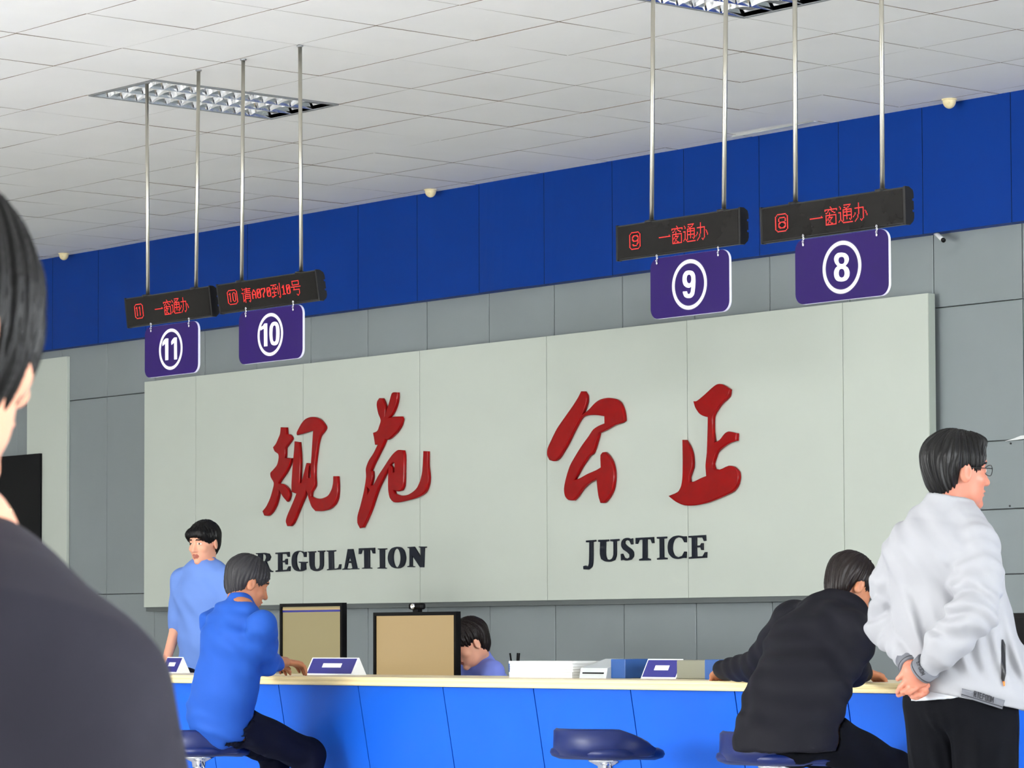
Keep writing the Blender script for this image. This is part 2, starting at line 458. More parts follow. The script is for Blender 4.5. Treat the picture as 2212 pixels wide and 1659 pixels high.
# ------------------------------------------------------------------ recessed louvre lights
def louvre_light(icell, label):
    xa, xb = TX0 - TW * (icell + 1), TX0 - TW * icell
    ya, yb = TY0, TY0 + 2 * TL
    t = empty('ceiling_light', ((xa + xb) / 2, (ya + yb) / 2, HC))
    tag(t, label, 'ceiling light', 'recessed louvre lights')
    z = HC - .002
    bm = bmesh.new(); w = .022
    add_box(bm, (xa + .003, ya + .003, z - .004), (xa + w, yb - .003, z + .02)); add_box(bm, (xb - w, ya + .003, z - .004), (xb - .003, yb - .003, z + .02))
    add_box(bm, (xa + w, ya + .003, z - .004), (xb - w, ya + w, z + .02)); add_box(bm, (xa + w, yb - w, z - .004), (xb - w, yb - .003, z + .02))
    bm_obj('frame', bm, M_rim, t)
    # reflector trough: three lanes with curved sides
    A, B, C, D = xa + w, xb - w, ya + w, yb - w
    V, Fc = [], []
    lanes = 3; lw = (B - A) / lanes; n = 10
    for L in range(lanes):
        base = len(V)
        for k in range(n + 1):
            s = k / n; x = A + lw * (L + s)
            h = z + .006 + .075 * (1 - (2 * s - 1) ** 4)
            V += [(x, C, h), (x, D, h)]
        for k in range(n):
            p_ = base + 2 * k; Fc.append((p_, p_ + 1, p_ + 3, p_ + 2))
    b0 = len(V); V += [(A, C, z), (B, C, z), (B, C, z + .09), (A, C, z + .09), (A, D, z), (B, D, z), (B, D, z + .09), (A, D, z + .09)]
    Fc += [(b0, b0 + 1, b0 + 2, b0 + 3), (b0 + 4, b0 + 7, b0 + 6, b0 + 5)]
    mesh_obj('reflector', V, Fc, M_mirror, t, smooth=True)
    box_obj('end_bay_fill', (A + .004, D - .085, z + .030), (B - .004, D - .004, z + .034), M_rim, t)  # plain grey plate added so the mirrored end bay does not look black
    # cross blades: folded wedges, some dented
    nb = 11
    for L in range(lanes):
        V, Fc = [], []
        a, b = A + lw * L + .008, A + lw * (L + 1) - .008
        for k in range(nb):
            y = C + (D - C) * (k + 1.0) / (nb + 1.6)
            base = len(V); m_ = 8
            for q in range(m_ + 1):
                s = q / m_; x = a + (b - a) * s
                dz = .012 * math.sin(math.pi * s)                # scooped lower edge
                wob = rng.uniform(-.004, .004) if rng.random() < .35 else 0
                zb_ = z - .002 + dz + wob; sp = .021 - .006 * math.sin(math.pi * s)
                V += [(x, y + wob, zb_), (x, y - sp, z + .048), (x, y + sp, z + .048)]
            for q in range(m_):
                p_ = base + 3 * q
                Fc += [(p_, p_ + 3, p_ + 4, p_ + 1), (p_, p_ + 2, p_ + 5, p_ + 3)]
        mesh_obj('louvre', V, Fc, M_mirror, t, smooth=False)
    V, Fc = [], []
    for L in range(lanes + 1):
        x = A + lw * L; base = len(V)
        hw = .010
        V += [(x, C, z - .002), (x, D, z - .002), (x - hw, C, z + .05), (x - hw, D, z + .05), (x + hw, C, z + .05), (x + hw, D, z + .05)]
        Fc += [(base, base + 1, base + 3, base + 2), (base, base + 4, base + 5, base + 1)]
    mesh_obj('lane_divider', V, Fc, M_mirror, t)
    # two switched-off fluorescent tubes up in the trough
    for L in (0, 1, 2):
        x = A + lw * (L + .5)
        MB().tube([(x, C + .03, z + .058), (x, D - .03, z + .058)], .008, 10).build('tube', M_frame, t)
louvre_light(4, 'recessed mirror-louvre ceiling light at left, above the signs numbered 11 and 10')
louvre_light(-2, 'recessed mirror-louvre ceiling light cut off by the top of the photo, at right')

# ------------------------------------------------------------------ cream ceiling detectors
def detector(px, label):
    x = px
    t = empty('ceiling_detector', (x, 12.735, HC)); tag(t, label, 'detector', 'cream detectors along the ceiling edge')
    c = (x, 12.735, HC)
    bo = MB().add(lathe_mesh(c, [(.0, -.001), (.041, -.001), (.041, -.006), (.036, -.009), (.0, -.009)][::-1])).build('base', M_cream, t)
    prof = [(.001, -.052)] + [(.036 * math.sin(a), -.010 - .042 * math.cos(a)) for a in np.linspace(.1, math.pi / 2, 9)] + [(.036, -.006)]
    MB().add(lathe_mesh(c, prof)).build('dome', M_cream, t)
    MB().add(lathe_mesh((x + .018, 12.735 - .026, HC - .026), [(.007, .004), (.007, -.003), (.0045, -.001)], 16, axis=(.55, -.8, -.25))).build('indicator', M_cream, t)
detector(-15.735, 'cream dome detector at the ceiling edge, between the two pairs of signs')
detector(-11.325, 'cream dome detector at the ceiling edge, far right above sign 8')
detector(-20.07, 'cream dome detector at the ceiling edge, far left beside the seated man in front')

# ------------------------------------------------------------------ pale board with red characters
BY = 12.812                                # front face of the board
def board():
    zt, zb = 1.05 + 1.862, 1.05 + .2385
    t = empty('sign_board', (-15.3, BY, zb)); tag(t, 'long pale grey-green board on the grey wall carrying the red characters', 'sign board')
    xs = [-19.112, -18.464, -17.200, -15.945, -14.700, -13.448, -12.196, -11.56]
    for a, b in zip(xs[:-1], xs[1:]):
        o = box_obj('panel', (a + .0018, BY, zb), (b - .0018, BY + .045, zt), M_board, t, bevel=.0012)
    box_obj('seam_backing', (xs[0] + .01, BY + .006, zb + .003), (xs[-1] - .01, BY + .044, zt - .003), M_boardseam, t)
    box_obj('side_edge', (xs[-1] - .0016, BY + .0005, zb + .001), (xs[-1] + .004, BY + .05, zt - .001), M_boardside, t)
    box_obj('shade_gap_fill', (xs[0] + .03, BY + .045, zb - .028), (xs[-1] - .03, 12.899, zt - .03), M_joint, t)  # dark block put in for the shade in the gap behind the board
    box_obj('lower_trim', (xs[0] + .01, BY + .012, zb - .030), (xs[-1] - .01, BY + .046, zb - .0005), M_trimdark, t)
board()

CROPA = (540, 800, 1921 / 440.0); CROPB = (1140, 800, 1875 / 520.0); CROPC = (600, 1140, 2212 / 360.0)
def trace(pts, crop, y, sub=3, corner=48, smooth=True):
    q = round_poly(pts, sub, corner) if smooth else pts
    out = []
    for a, b in q:
        w = on_y(crop[0] + a / crop[2], crop[1] + b / crop[2], y); out.append((w[0], w[2]))
    return out
GUI1 = [(285,535),(335,537),(340,600),(368,605),(388,635),(386,655),(345,712),(330,735),(328,790),(323,824),(388,827),(372,890),(335,965),(272,1055),(268,1066),(310,1072),(350,1108),(372,1160),(362,1215),(345,1240),(300,1185),(268,1120),(262,1185),(240,1265),(205,1335),(165,1372),(130,1370),(112,1328),(150,1280),(185,1205),(207,1130),(220,1062),(192,1010),(188,965),(215,935),(250,890),(265,830),(262,792),(228,765),(212,725),(240,690),(262,640),(278,600)]
GUI2 = [(435,590),(450,555),(480,500),(515,460),(560,440),(615,440),(660,465),(695,510),(705,540),(690,575),(655,620),(635,690),(622,780),(608,900),(606,1000),(608,1090),(575,1150),(572,1185),(615,1205),(670,1207),(730,1180),(765,1120),(778,1060),(780,997),(820,997),(825,1100),(820,1195),(795,1260),(745,1308),(680,1328),(612,1328),(578,1290),(555,1230),(538,1170),(524,1130),(515,1180),(480,1262),(440,1360),(405,1440),(380,1470),(347,1470),(333,1425),(345,1372),(380,1290),(410,1220),(432,1163),(388,1148),(386,1080),(392,980),(400,870),(410,760),(416,668),(460,676),(470,800),(470,920),(464,1058),(480,1060),(505,960),(527,872),(570,876),(578,760),(584,660),(591,566),(520,590),(438,612)]
GUI2H = [(548,930),(566,905),(566,1010),(540,1015)]
FAN = [(1190,330),(1195,290),(1215,260),(1245,262),(1262,300),(1276,350),(1272,415),(1285,370),(1308,300),(1330,220),(1345,206),(1388,207),(1386,270),(1370,340),(1340,410),(1308,446),(1345,436),(1422,433),(1432,460),(1418,520),(1382,580),(1340,622),(1298,655),(1275,652),(1240,730),(1200,812),(1165,880),(1138,942),(1150,950),(1152,1010),(1136,1085),(1160,1078),(1200,1000),(1255,915),(1310,830),(1350,780),(1390,750),(1440,753),(1450,800),(1449,950),(1445,1085),(1425,1132),(1390,1143),(1350,1130),(1362,1160),(1420,1180),(1490,1170),(1560,1118),(1600,1040),(1620,950),(1630,760),(1672,762),(1672,900),(1682,1010),(1672,1090),(1640,1158),(1560,1205),(1470,1230),(1400,1245),(1348,1243),(1312,1200),(1298,1120),(1298,1000),(1300,925),(1258,1010),(1208,1110),(1170,1220),(1140,1310),(1098,1410),(1062,1482),(1032,1490),(1008,1440),(1010,1370),(1035,1280),(1060,1180),(1080,1080),(1090,1000),(1088,925),(1115,850),(1160,780),(1198,702),(1175,703),(1165,640),(1155,588),(1195,570),(1215,520),(1228,470),(1205,410)]
FANH = [[(1318,890),(1345,868),(1358,872),(1358,960),(1340,962),(1338,918)], [(1098,1098),(1125,1128),(1105,1170)]]
GONG = [(412,162),(438,163),(455,195),(455,250),(432,320),(420,345),(470,305),(520,252),(562,225),(620,213),(680,222),(715,250),(738,300),(748,350),(750,392),(732,408),(672,428),(640,445),(600,468),(552,490),(520,600),(500,650),(475,668),(448,705),(415,755),(385,810),(362,850),(395,842),(460,806),(530,775),(564,755),(562,662),(577,638),(598,635),(625,662),(653,710),(670,780),(670,860),(658,930),(628,990),(592,1032),(562,1033),(546,980),(536,900),(532,846),(470,882),(420,930),(385,982),(355,1014),(312,1010),(286,980),(278,920),(296,830),(325,740),(370,660),(420,580),(470,512),(505,460),(545,432),(593,412),(592,358),(540,350),(470,350),(420,366),(383,420),(342,500),(308,570),(268,638),(235,688),(205,708),(165,700),(147,660),(150,610),(180,540),(225,450),(280,370),(340,285),(385,215)]
ZHENG = [(1285,240),(1310,238),(1370,190),(1430,135),(1470,107),(1510,108),(1570,148),(1560,205),(1500,265),(1455,330),(1440,370),(1440,480),(1450,560),(1490,540),(1530,490),(1560,475),(1625,490),(1622,548),(1560,570),(1500,610),(1470,640),(1455,680),(1440,730),(1450,765),(1490,772),(1560,742),(1600,750),(1635,790),(1640,840),(1625,900),(1590,945),(1500,990),(1400,1030),(1300,1052),(1215,1052),(1150,1025),(1090,978),(1165,945),(1190,900),(1200,830),(1202,700),(1200,540),(1225,541),(1255,590),(1275,650),(1280,750),(1255,830),(1258,868),(1290,865),(1340,840),(1385,822),(1380,740),(1390,640),(1395,500),(1398,365),(1360,355),(1330,335),(1300,290)]
RD, RB = .026, .007                         # depth and rounded edge of the red characters
YR = BY - RD
def red(outs, label, crop):
    o = relief('raised_character', [trace(q, crop, YR) for q in outs], YR, RD, RB, M_red)
    tag(o, label, 'raised character', 'red brush characters on the board')
    return o
g1 = red([GUI1, GUI2, GUI2H], 'large red brush character 规, leftmost of the four on the board', CROPA)
red([FAN] + FANH, 'large red brush character 范, second from the left on the board', CROPA)
red([GONG], 'large red brush character 公, third from the left on the board', CROPB)
red([ZHENG], 'large red brush character 正, rightmost of the four on the board', CROPB)

LB = {
 'J': [(452,1325),(525,1320),(525,1333),(503,1338),(503,1480),(495,1530),(470,1552),(432,1550),(430,1525),(450,1520),(468,1530),(475,1500),(478,1340),(452,1340)],
 'U': [(547,1320),(625,1317),(625,1330),(602,1335),(602,1440),(612,1470),(635,1475),(655,1465),(665,1435),(665,1335),(640,1330),(640,1317),(705,1313),(705,1326),(685,1332),(685,1440),(672,1478),(640,1491),(600,1488),(570,1470),(560,1430),(562,1338),(547,1335)],
 'S': [(812,1308),(814,1355),(803,1357),(790,1328),(768,1320),(752,1332),(752,1350),(770,1368),(800,1390),(818,1415),(818,1450),(800,1475),(765,1482),(735,1474),(724,1480),(722,1430),(734,1428),(748,1458),(772,1468),(790,1456),(790,1435),(770,1415),(742,1396),(726,1368),(728,1335),(745,1312),(775,1304),(798,1314)],
 'T': [(838,1305),(975,1298),(978,1345),(966,1347),(955,1318),(925,1316),(925,1460),(950,1468),(950,1480),(866,1482),(866,1470),(892,1463),(892,1318),(862,1322),(850,1352),(838,1352)],
 'I': [(1003,1298),(1077,1294),(1077,1308),(1053,1312),(1055,1455),(1080,1460),(1080,1472),(1005,1475),(1005,1463),(1026,1458),(1024,1314),(1003,1310)],
 'C': [(1205,1292),(1230,1292),(1230,1340),(1218,1340),(1200,1308),(1170,1300),(1140,1315),(1125,1350),(1122,1400),(1138,1440),(1170,1456),(1200,1445),(1218,1410),(1230,1412),(1228,1462),(1205,1462),(1165,1470),(1125,1460),(1095,1425),(1088,1375),(1098,1325),(1130,1295),(1170,1286)],
 'E': [(1250,1290),(1380,1282),(1382,1328),(1370,1330),(1358,1302),(1310,1302),(1310,1365),(1340,1363),(1350,1345),(1362,1345),(1362,1400),(1350,1400),(1342,1378),(1310,1380),(1312,1450),(1360,1447),(1378,1415),(1390,1415),(1388,1460),(1253,1468),(1253,1455),(1276,1450),(1275,1305),(1250,1303)]}
LC = {
 'G': ([(370,318),(368,390),(345,390),(335,345),(300,315),(265,325),(245,370),(240,440),(250,510),(275,555),(302,560),(305,470),(275,462),(275,450),(385,452),(383,465),(362,475),(365,555),(330,572),(270,578),(220,560),(188,510),(180,440),(190,370),(220,325),(270,305),(320,312),(345,325)],),
 'U': ([(395,315),(497,310),(497,325),(475,332),(475,500),(490,540),(515,548),(545,535),(555,490),(553,325),(528,320),(528,305),(617,302),(617,317),(597,325),(597,500),(580,550),(530,576),(480,574),(435,550),(418,490),(413,330),(395,328)],),
 'L': ([(645,302),(760,297),(760,312),(730,320),(735,540),(770,542),(800,530),(812,485),(832,483),(825,552),(650,565),(650,552),(675,545),(670,320),(645,316)],),
 'A': ([(925,283),(990,281),(1045,535),(1068,540),(1068,550),(960,552),(960,542),(988,535),(975,470),(925,470),(908,538),(945,543),(945,555),(852,558),(855,545),(880,538)], [(947,375),(970,440),(930,442)]),
 'T': ([(1072,272),(1278,265),(1280,342),(1258,342),(1242,300),(1210,295),(1212,525),(1240,532),(1240,542),(1115,545),(1115,533),(1145,525),(1142,298),(1110,302),(1095,348),(1070,350)],),
 'I': ([(1325,275),(1437,272),(1437,286),(1408,293),(1410,525),(1432,532),(1432,543),(1320,542),(1320,530),(1352,522),(1348,292),(1325,288)],),
 'O': ([(1575,252),(1630,262),(1670,305),(1690,385),(1685,450),(1660,510),(1610,538),(1560,538),(1510,520),(1472,470),(1457,405),(1470,330),(1505,275)], [(1570,272),(1600,290),(1620,340),(1627,410),(1615,480),(1590,522),(1568,525),(1545,500),(1528,440),(1525,370),(1540,300)]),
 'N': ([(1718,255),(1805,250),(1893,390),(1893,265),(1868,260),(1868,248),(1965,250),(1963,264),(1938,270),(1930,525),(1885,525),(1778,365),(1778,505),(1808,513),(1808,524),(1717,522),(1717,510),(1745,503),(1745,275),(1718,266)],)}
ND = .012; YN = BY - ND
def navy(outs, label):
    o = relief('raised_letter', outs, YN, ND, .0012, M_navy, bres=1)
    return tag(o, label, 'raised letter', 'dark serif letters on the board')
for ch, pts in LB.items():
    navy([trace(pts, CROPB, YN, corner=42)], 'dark navy serif letter %s of the word JUSTICE on the board' % ch)
for ch, outs in LC.items():
    navy([trace(p_, CROPC, YN, corner=42) for p_ in outs], 'dark navy serif letter %s of the word REGULATION on the board' % ch)
# the E and the R at the start of the word, mostly behind the customer's head
def fit(pts, x0, x1, zt, zb):
    xs = [p_[0] for p_ in pts]; zs = [p_[1] for p_ in pts]
    return [(x0 + (a - min(xs)) / (max(xs) - min(xs)) * (x1 - x0), zb + (b - min(zs)) / (max(zs) - min(zs)) * (zt - zb)) for a, b in pts]
Gp = trace(LC['U'][0], CROPC, YN); zt_ = max(p_[1] for p_ in Gp) ; zb_ = min(p_[1] for p_ in Gp) + .004
ex1 = on_y(600 + 157 / CROPC[2], 1200, YN)[0]
eP = trace(LB['E'], CROPB, YN, corner=42)
navy([fit(eP, ex1 - .165, ex1, zt_, zb_)], 'dark navy serif letter E of the word REGULATION, almost hidden by a head')
RO = [(0, 1), (.55, 1), (.78, .95), (.88, .78), (.80, .60), (.62, .53), (.80, .16), (.92, .07), (1.0, .06), (1.0, 0), (.70, 0), (.45, .46), (.38, .46), (.38, .07), (.50, .05), (.50, 0), (0, 0), (0, .05), (.12, .07), (.12, .93), (0, .95)]
RH = [(.38, .93), (.50, .93), (.60, .86), (.62, .74), (.56, .60), (.46, .54), (.38, .54)]
mp = lambda P_: [(ex1 - .39 + a * .19, zb_ + b * (zt_ - zb_)) for a, b in P_]
navy([mp(RO), mp(RH)], 'dark navy serif letter R of the word REGULATION, behind a head')

# thin black cable along the foot of the board
cp = []
for u, v in [(655, 1309), (740, 1311), (880, 1308), (1000, 1305), (1040, 1302), (1100, 1304), (1200, 1303), (1330, 1300), (1345, 1298), (1400, 1297), (1500, 1297), (1640, 1291), (1690, 1289)]:
    w = on_y(u, v, 12.885); cp.append((w[0], 12.885, w[2]))
o = MB().tube(cp, .0035, 8).build('cable', M_black); set_origin(o, cp[0]); tag(o, 'thin black cable along the grey wall under the pale board', 'cable')
# white cable end curling out under the blue cladding
cs = [(on_y(u, v, yy)) for u, v, yy in [(2021, 506, 12.86), (2026, 508, 12.83), (2032, 514, 12.80), (2038, 519, 12.79)]]
t = MB().tube(cs, [.011, .012, .012, .012], 14).build('cable_stub', M_frame); set_origin(t, cs[0])
tag(t, 'short white hook-shaped cable end under the blue cladding at far right', 'cable end')
MB().tube([cs[-1] + (cs[-2] - cs[-1]) * .25, cs[-1] + (cs[-1] - cs[-2]) * .12], .0125, 14).build('dark_tip', M_black, t)
# screws and a torn strip on the right-hand wall panels
for u, v in [(2184, 958), (2182, 1093)]:
    w = on_y(u, v, 12.9)
    o = MB().add(lathe_mesh((w[0], 12.8985, w[2]), [(.0055, 0), (.005, .004), (.001, .005)], 12, axis=(0, -1, 0))).build('screw', M_joint)
    tag(o, 'small dark screw in the %s grey wall panel beside the standing man' % ('upper' if v < 1000 else 'lower'), 'screw', 'screws in the grey wall')
wv = [on_y(u, v, 12.885) for u, v in [(2170, 953), (2212, 948), (2230, 946), (2230, 938), (2205, 941), (2190, 947)]]
wb = [w_ + np.array([0, .012, 0]) for w_ in wv]
n_ = len(wv)
o = mesh_obj('plastic_strip', wv + wb, [tuple(range(n_)), tuple(range(2 * n_ - 1, n_ - 1, -1))] + [(k, (k + 1) % n_, n_ + (k + 1) % n_, n_ + k) for k in range(n_)], M_frame)
set_origin(o, wv[0]); tag(o, 'torn clear plastic strip on the grey wall at the right edge', 'strip')

# far left: pale panel and dark screen on the wall, seen past the near man's face
a, b = on_y(74, 778, 12.86), on_y(140, 1240, 12.86)
o = box_obj('wall_poster', (a[0] - .12, 12.872, b[2] - .25), (b[0], 12.8985, a[2]), M_board, bevel=.002); set_origin(o, ((a[0] + b[0]) / 2, 12.885, b[2] - .25))
tag(o, 'pale tall panel on the grey wall at far left, beside the near man', 'wall panel')
# ------------------------------------------------------------------ LED displays and numbered plates
GLY = {
'yi': ["................"] * 7 + [".............#..", "###############."] + ["................"] * 7,
'chuang': [".......#........", "........#.......", ".##############.", ".#...#..#.....#.", "....#....##.....", "..##..#....##...", "......#.........", "..############..", "..#...#......#..", "..#..#####...#..", "..#.#...#....#..", "..##.#.#.....#..", "..#...#......#..", "..#..#.#.....#..", "..#.#...##...#..", "..############.."],
'tong': ["......########..", ".#..........#...", "..#...##..##....", "..#.....##......", ".....##########.", ".....#...#....#.", "###..##########.", "..#..#...#....#.", "..#..#...#....#.", "..#..##########.", "..#..#...#....#.", "..#..#...#....#.", "..#..#...#..#.#.", ".#.#.#.......#..", "#...#...........", ".....###########"],
'ban': ["......#.........", "......#.........", "......#.........", "......#.........", "..##########....", "......#....#....", "......#....#....", "......#....#.#..", "..#...#....#..#.", "..#...#....#..#.", ".#...#.....#...#", "#....#.....#...#", ".....#.....#....", "....#......#....", "...#....#.#.....", "..#......#......"],
'qing': [".#......#.......", "..#.###########.", "..#.....#.......", ".....#########..", "........#.......", "###.###########.", "..#.............", "..#..#########..", "..#..#.......#..", "..#..#########..", "..#..#.......#..", "..#..#########..", "..#.##.......#..", "..##.#.......#..", "..#..#.....#.#..", ".....#......#..."],
'dao': [".............#..", "#########....#..", "....#........#..", "...#..#...#..#..", "..#....#..#..#..", ".########.#..#..", ".......#..#..#..", "....#.....#..#..", "....#.....#..#..", ".#######..#..#..", "....#.....#..#..", "....#.....#..#..", "....###......#..", "#####........#..", ".#.........#.#..", "............#..."],
'hao': ["..###########...", "..#.........#...", "..#.........#...", "..#.........#...", "..###########...", "................", "###############.", "....#...........", "....#...........", "...##########...", "............#...", "............#...", "............#...", "............#...", "........#..#....", ".........##....."],
'A': ["........"] * 3 + ["...##...", "..####..", ".##..##.", "##....##", "##....##", "########", "##....##", "##....##", "##....##", "##....##"] + ["........"] * 3,
'0': ["........"] * 3 + [".#####..", "##...##.", "##..###.", "##.####.", "####.##.", "###..##.", "##...##.", "##...##.", "##...##.", ".#####.."] + ["........"] * 3,
'7': ["........"] * 3 + ["#######.", "##...##.", ".....##.", ".....##.", "....##..", "...##...", "..##....", "..##....", "..##....", "..##...."] + ["........"] * 3,
'1': ["........"] * 3 + ["...##...", "..###...", ".####...", "...##...", "...##...", "...##...", "...##...", "...##...", "...##...", ".######."] + ["........"] * 3,
}
def box_glyph(digit):
    g = [list('.' * 16) for _ in range(16)]
    for c in range(4, 12): g[0][c] = g[15][c] = '#'
    for r in range(2, 14): g[r][2] = g[r][13] = '#'
    for r, c in [(1, 3), (1, 12), (14, 3), (14, 12)]: g[r][c] = '#'
    D = {'8': [".#####.", "#.....#", "#.....#", "#.....#", ".#####.", "##...##", "#.....#", "#.....#", "##...##", ".#####."],
         '9': [".#####.", "##...##", "#.....#", "#.....#", "##...##", ".######", "......#", ".....##", "##...#.", ".####.."]}
    if digit in D:
        for r, row in enumerate(D[digit]):
            for c, ch in enumerate(row):
                if ch == '#': g[3 + r][5 + c] = '#'
    else:
        one = [".#.", "##."] + [".#."] * 8; zero = [".##.", "#..#"] + ["#..#"] * 7 + [".##."]
        for r in range(10):
            for c in range(3):
                if one[r][c] == '#': g[3 + r][4 + c] = '#'
            second = one[r] if digit == '11' else zero[r]
            for c in range(len(second)):
                if second[c] == '#': g[3 + r][8 + c] = '#'
    return [''.join(r) for r in g]

YS = 9.1164                                # plane of the signs
def led_sign(num, rods, xl, xr, zt, zb, tilt, text, boxpx, rodlab):
    """rods: ((u_top, v_top, u_bottom, v_bottom), ...) ; text: [(glyph, u_left, cols)]"""
    t = empty('led_display', ((xl + xr) / 2, YS, zt)); tag(t, rodlab, 'LED display', 'LED counter displays')
    for (x, lean) in rods:
        MB().tube([(x, YS + .022, zt - .004), (x + lean * .5, YS + .022, (zt + HC) / 2), (x + lean, YS + .022, HC)], .0095, 16).build('rod', M_steel, t)
        MB().add(lathe_mesh((x + lean, YS + .022, HC), [(.016, .0), (.016, -.006), (.0105, -.009)], 20)).build('ceiling_collar', M_rim, t)
        MB().add(lathe_mesh((x, YS + .022, zt), [(.03, -.006), (.03, .004), (.012, .008)], 20)).build('rod_base', M_black, t)
    D = .045; h = zt - zb
    ct, st = math.cos(tilt), math.sin(tilt)
    def P(x, d, z):                        # d: depth behind the face, z: below the top
        return (x, YS + d * ct + (-z) * st, zt + z * ct + d * st * .0)
    # housing with rounded back edges and notched end caps
    prof = [(0.004, 0), (0, -.004), (0, -h + .004), (.004, -h), (D * .55, -h), (D * .9, -h * .92), (D, -h * .84), (D, -h * .16), (D * .9, -h * .08), (D * .55, 0)]
    V = [P(xl, d, z) for d, z in prof] + [P(xr, d, z) for d, z in prof]; n = len(prof)
    Fc = [tuple(range(n)), tuple(range(2 * n - 1, n - 1, -1))] + [(k, n + k, n + (k + 1) % n, (k + 1) % n) for k in range(n)]
    mesh_obj('housing', V, Fc, M_black, t)
    for xe, s in ((xl, -1), (xr, 1)):
        pc = [(-.001, 0.002), (-.001, -h - .002), (D * .5, -h - .002), (D * .95, -h * .90), (D + .003, -h * .80), (D + .003, -h * .66), (D - .006, -h * .655), (D - .006, -h * .60), (D + .002, -h * .595), (D + .002, -h * .36), (D - .006, -h * .355), (D - .006, -h * .30), (D + .003, -h * .29), (D + .003, -h * .16), (D * .95, -h * .06), (D * .5, .002)]
        n = len(pc); w_ = .009 * s
        V = [P(xe, d, z) for d, z in pc] + [P(xe + w_, d, z) for d, z in pc]
        Fc = [tuple(range(n)), tuple(range(2 * n - 1, n - 1, -1))] + [(k, n + k, n + (k + 1) % n, (k + 1) % n) for k in range(n)]
        mesh_obj('end_cap', V, Fc, M_black, t)
    V = [P(xl + .004, -.0012, -.007), P(xr - .004, -.0012, -.007), P(xr - .004, -.0012, -h + .007), P(xl + .004, -.0012, -h + .007),
         P(xl + .004, .001, -.007), P(xr - .004, .001, -.007), P(xr - .004, .001, -h + .007), P(xl + .004, .001, -h + .007)]
    mesh_obj('screen', V, [(3, 2, 1, 0), (0, 1, 5, 4), (1, 2, 6, 5), (2, 3, 7, 6), (3, 0, 4, 7)], M_screen, t)
    zc = -h * .5
    pitch = h * .505 / 16
    def put(rows, x_left, px):
        V, Fc = [], []
        for r, row in enumerate(rows):
            for c, ch in enumerate(row):
                if ch != '#': continue
                x = x_left + (c + .5) * px; z = zc + (7.5 - r) * pitch
                a = px * .40; e = pitch * .40
                b = len(V)
                V += [P(x - a, -.0022, z - e), P(x + a, -.0022, z - e), P(x + a, -.0022, z + e), P(x - a, -.0022, z + e),
                      P(x - a, -.0013, z - e), P(x + a, -.0013, z - e), P(x + a, -.0013, z + e), P(x - a, -.0013, z + e)]
                Fc += [(b, b + 1, b + 2, b + 3), (b, b + 4, b + 5, b + 1), (b + 1, b + 5, b + 6, b + 2), (b + 2, b + 6, b + 7, b + 3), (b + 3, b + 7, b + 4, b)]
        mesh_obj('led_character', V, Fc, M_led, t)
    wbox = boxpx[1] - boxpx[0]
    put(box_glyph(num), boxpx[0] - wbox * 2 / 12, wbox / 12)
    for g, x, wd in text:
        put(GLY[g], x, wd)
    return t

def num_plate(num, xa, xb, zt, zb, digits, ringc, crop, label, chainpx, yoff=0.0):
    y = YS + yoff; k_ = y / YS
    xa, xb, ringc = xa * k_, xb * k_, (ringc[0] * k_, ringc[1])
    chainpx = [(c_[0] * k_, c_[1], c_[2]) for c_ in chainpx]
    t = empty('number_plate', ((xa + xb) / 2, y, zt)); tag(t, label, 'number sign', 'purple counter number plates')
    r = .045; T = .013
    def rr(x0, x1, z1, z0, r_):
        out = []
        for cx, cz, a0 in ((x1 - r_, z1 - r_, 90), (x1 - r_, z0 + r_, 0), (x0 + r_, z0 + r_, -90), (x0 + r_, z1 - r_, -180)):
            for k in range(9):
                a = math.radians(a0 - k * 90 / 8); out.append((cx + r_ * math.cos(a), cz + r_ * math.sin(a)))
        return out
    relief('plate', [rr(xa, xb, zt, zb, r)], y, T, .0008, M_plateedge, t, bres=0)
    relief('plate_face', [rr(xa + .0005, xb - .0005, zt - .0005, zb + .0008, r - .0005)], y - .0012, .0014, .0002, M_purple, t, bres=0)
    cx, cz = ringc
    circ = lambda R: [(cx + R * math.cos(2 * math.pi * k / 72), cz + R * math.sin(2 * math.pi * k / 72)) for k in range(72)]
    relief('ring_outline', [circ(.1075), circ(.0865)], y - .0018, .0008, .0001, M_outline, t, bres=0)
    relief('ring', [circ(.1045), circ(.0895)], y - .0024, .0014, .0001, M_white, t, bres=0)
    for d in digits:
        outs = [trace(p_, crop, y, sub=4, corner=62) for p_ in d]
        relief('digit', outs, y - .0030, .0016, .0001, M_white, t, bres=0)
    for (x, ztop, drop) in chainpx:
        mb = MB(); n = 4
        zs = np.linspace(ztop, zt - .022, n)
        L = (ztop - zt + .022) / n * .62
        for k, z in enumerate(zs):
            pth = []
            for q in range(12):
                a = 2 * math.pi * q / 12
                pth.append((x + (.0035 * math.cos(a) if k % 2 else .0008 * math.sin(a)) + .002 * math.sin(k * 2), y - .0075 + (.0035 * math.cos(a) if k % 2 == 0 else 0), z + L * math.sin(a)))
            mb.tube(pth, .0014, 6, closed=True)
        mb.tube([(x, y - .010, zt - .022), (x, y + .004, zt - .022)], .003, 8)
        mb.build('chain', M_chain, t)

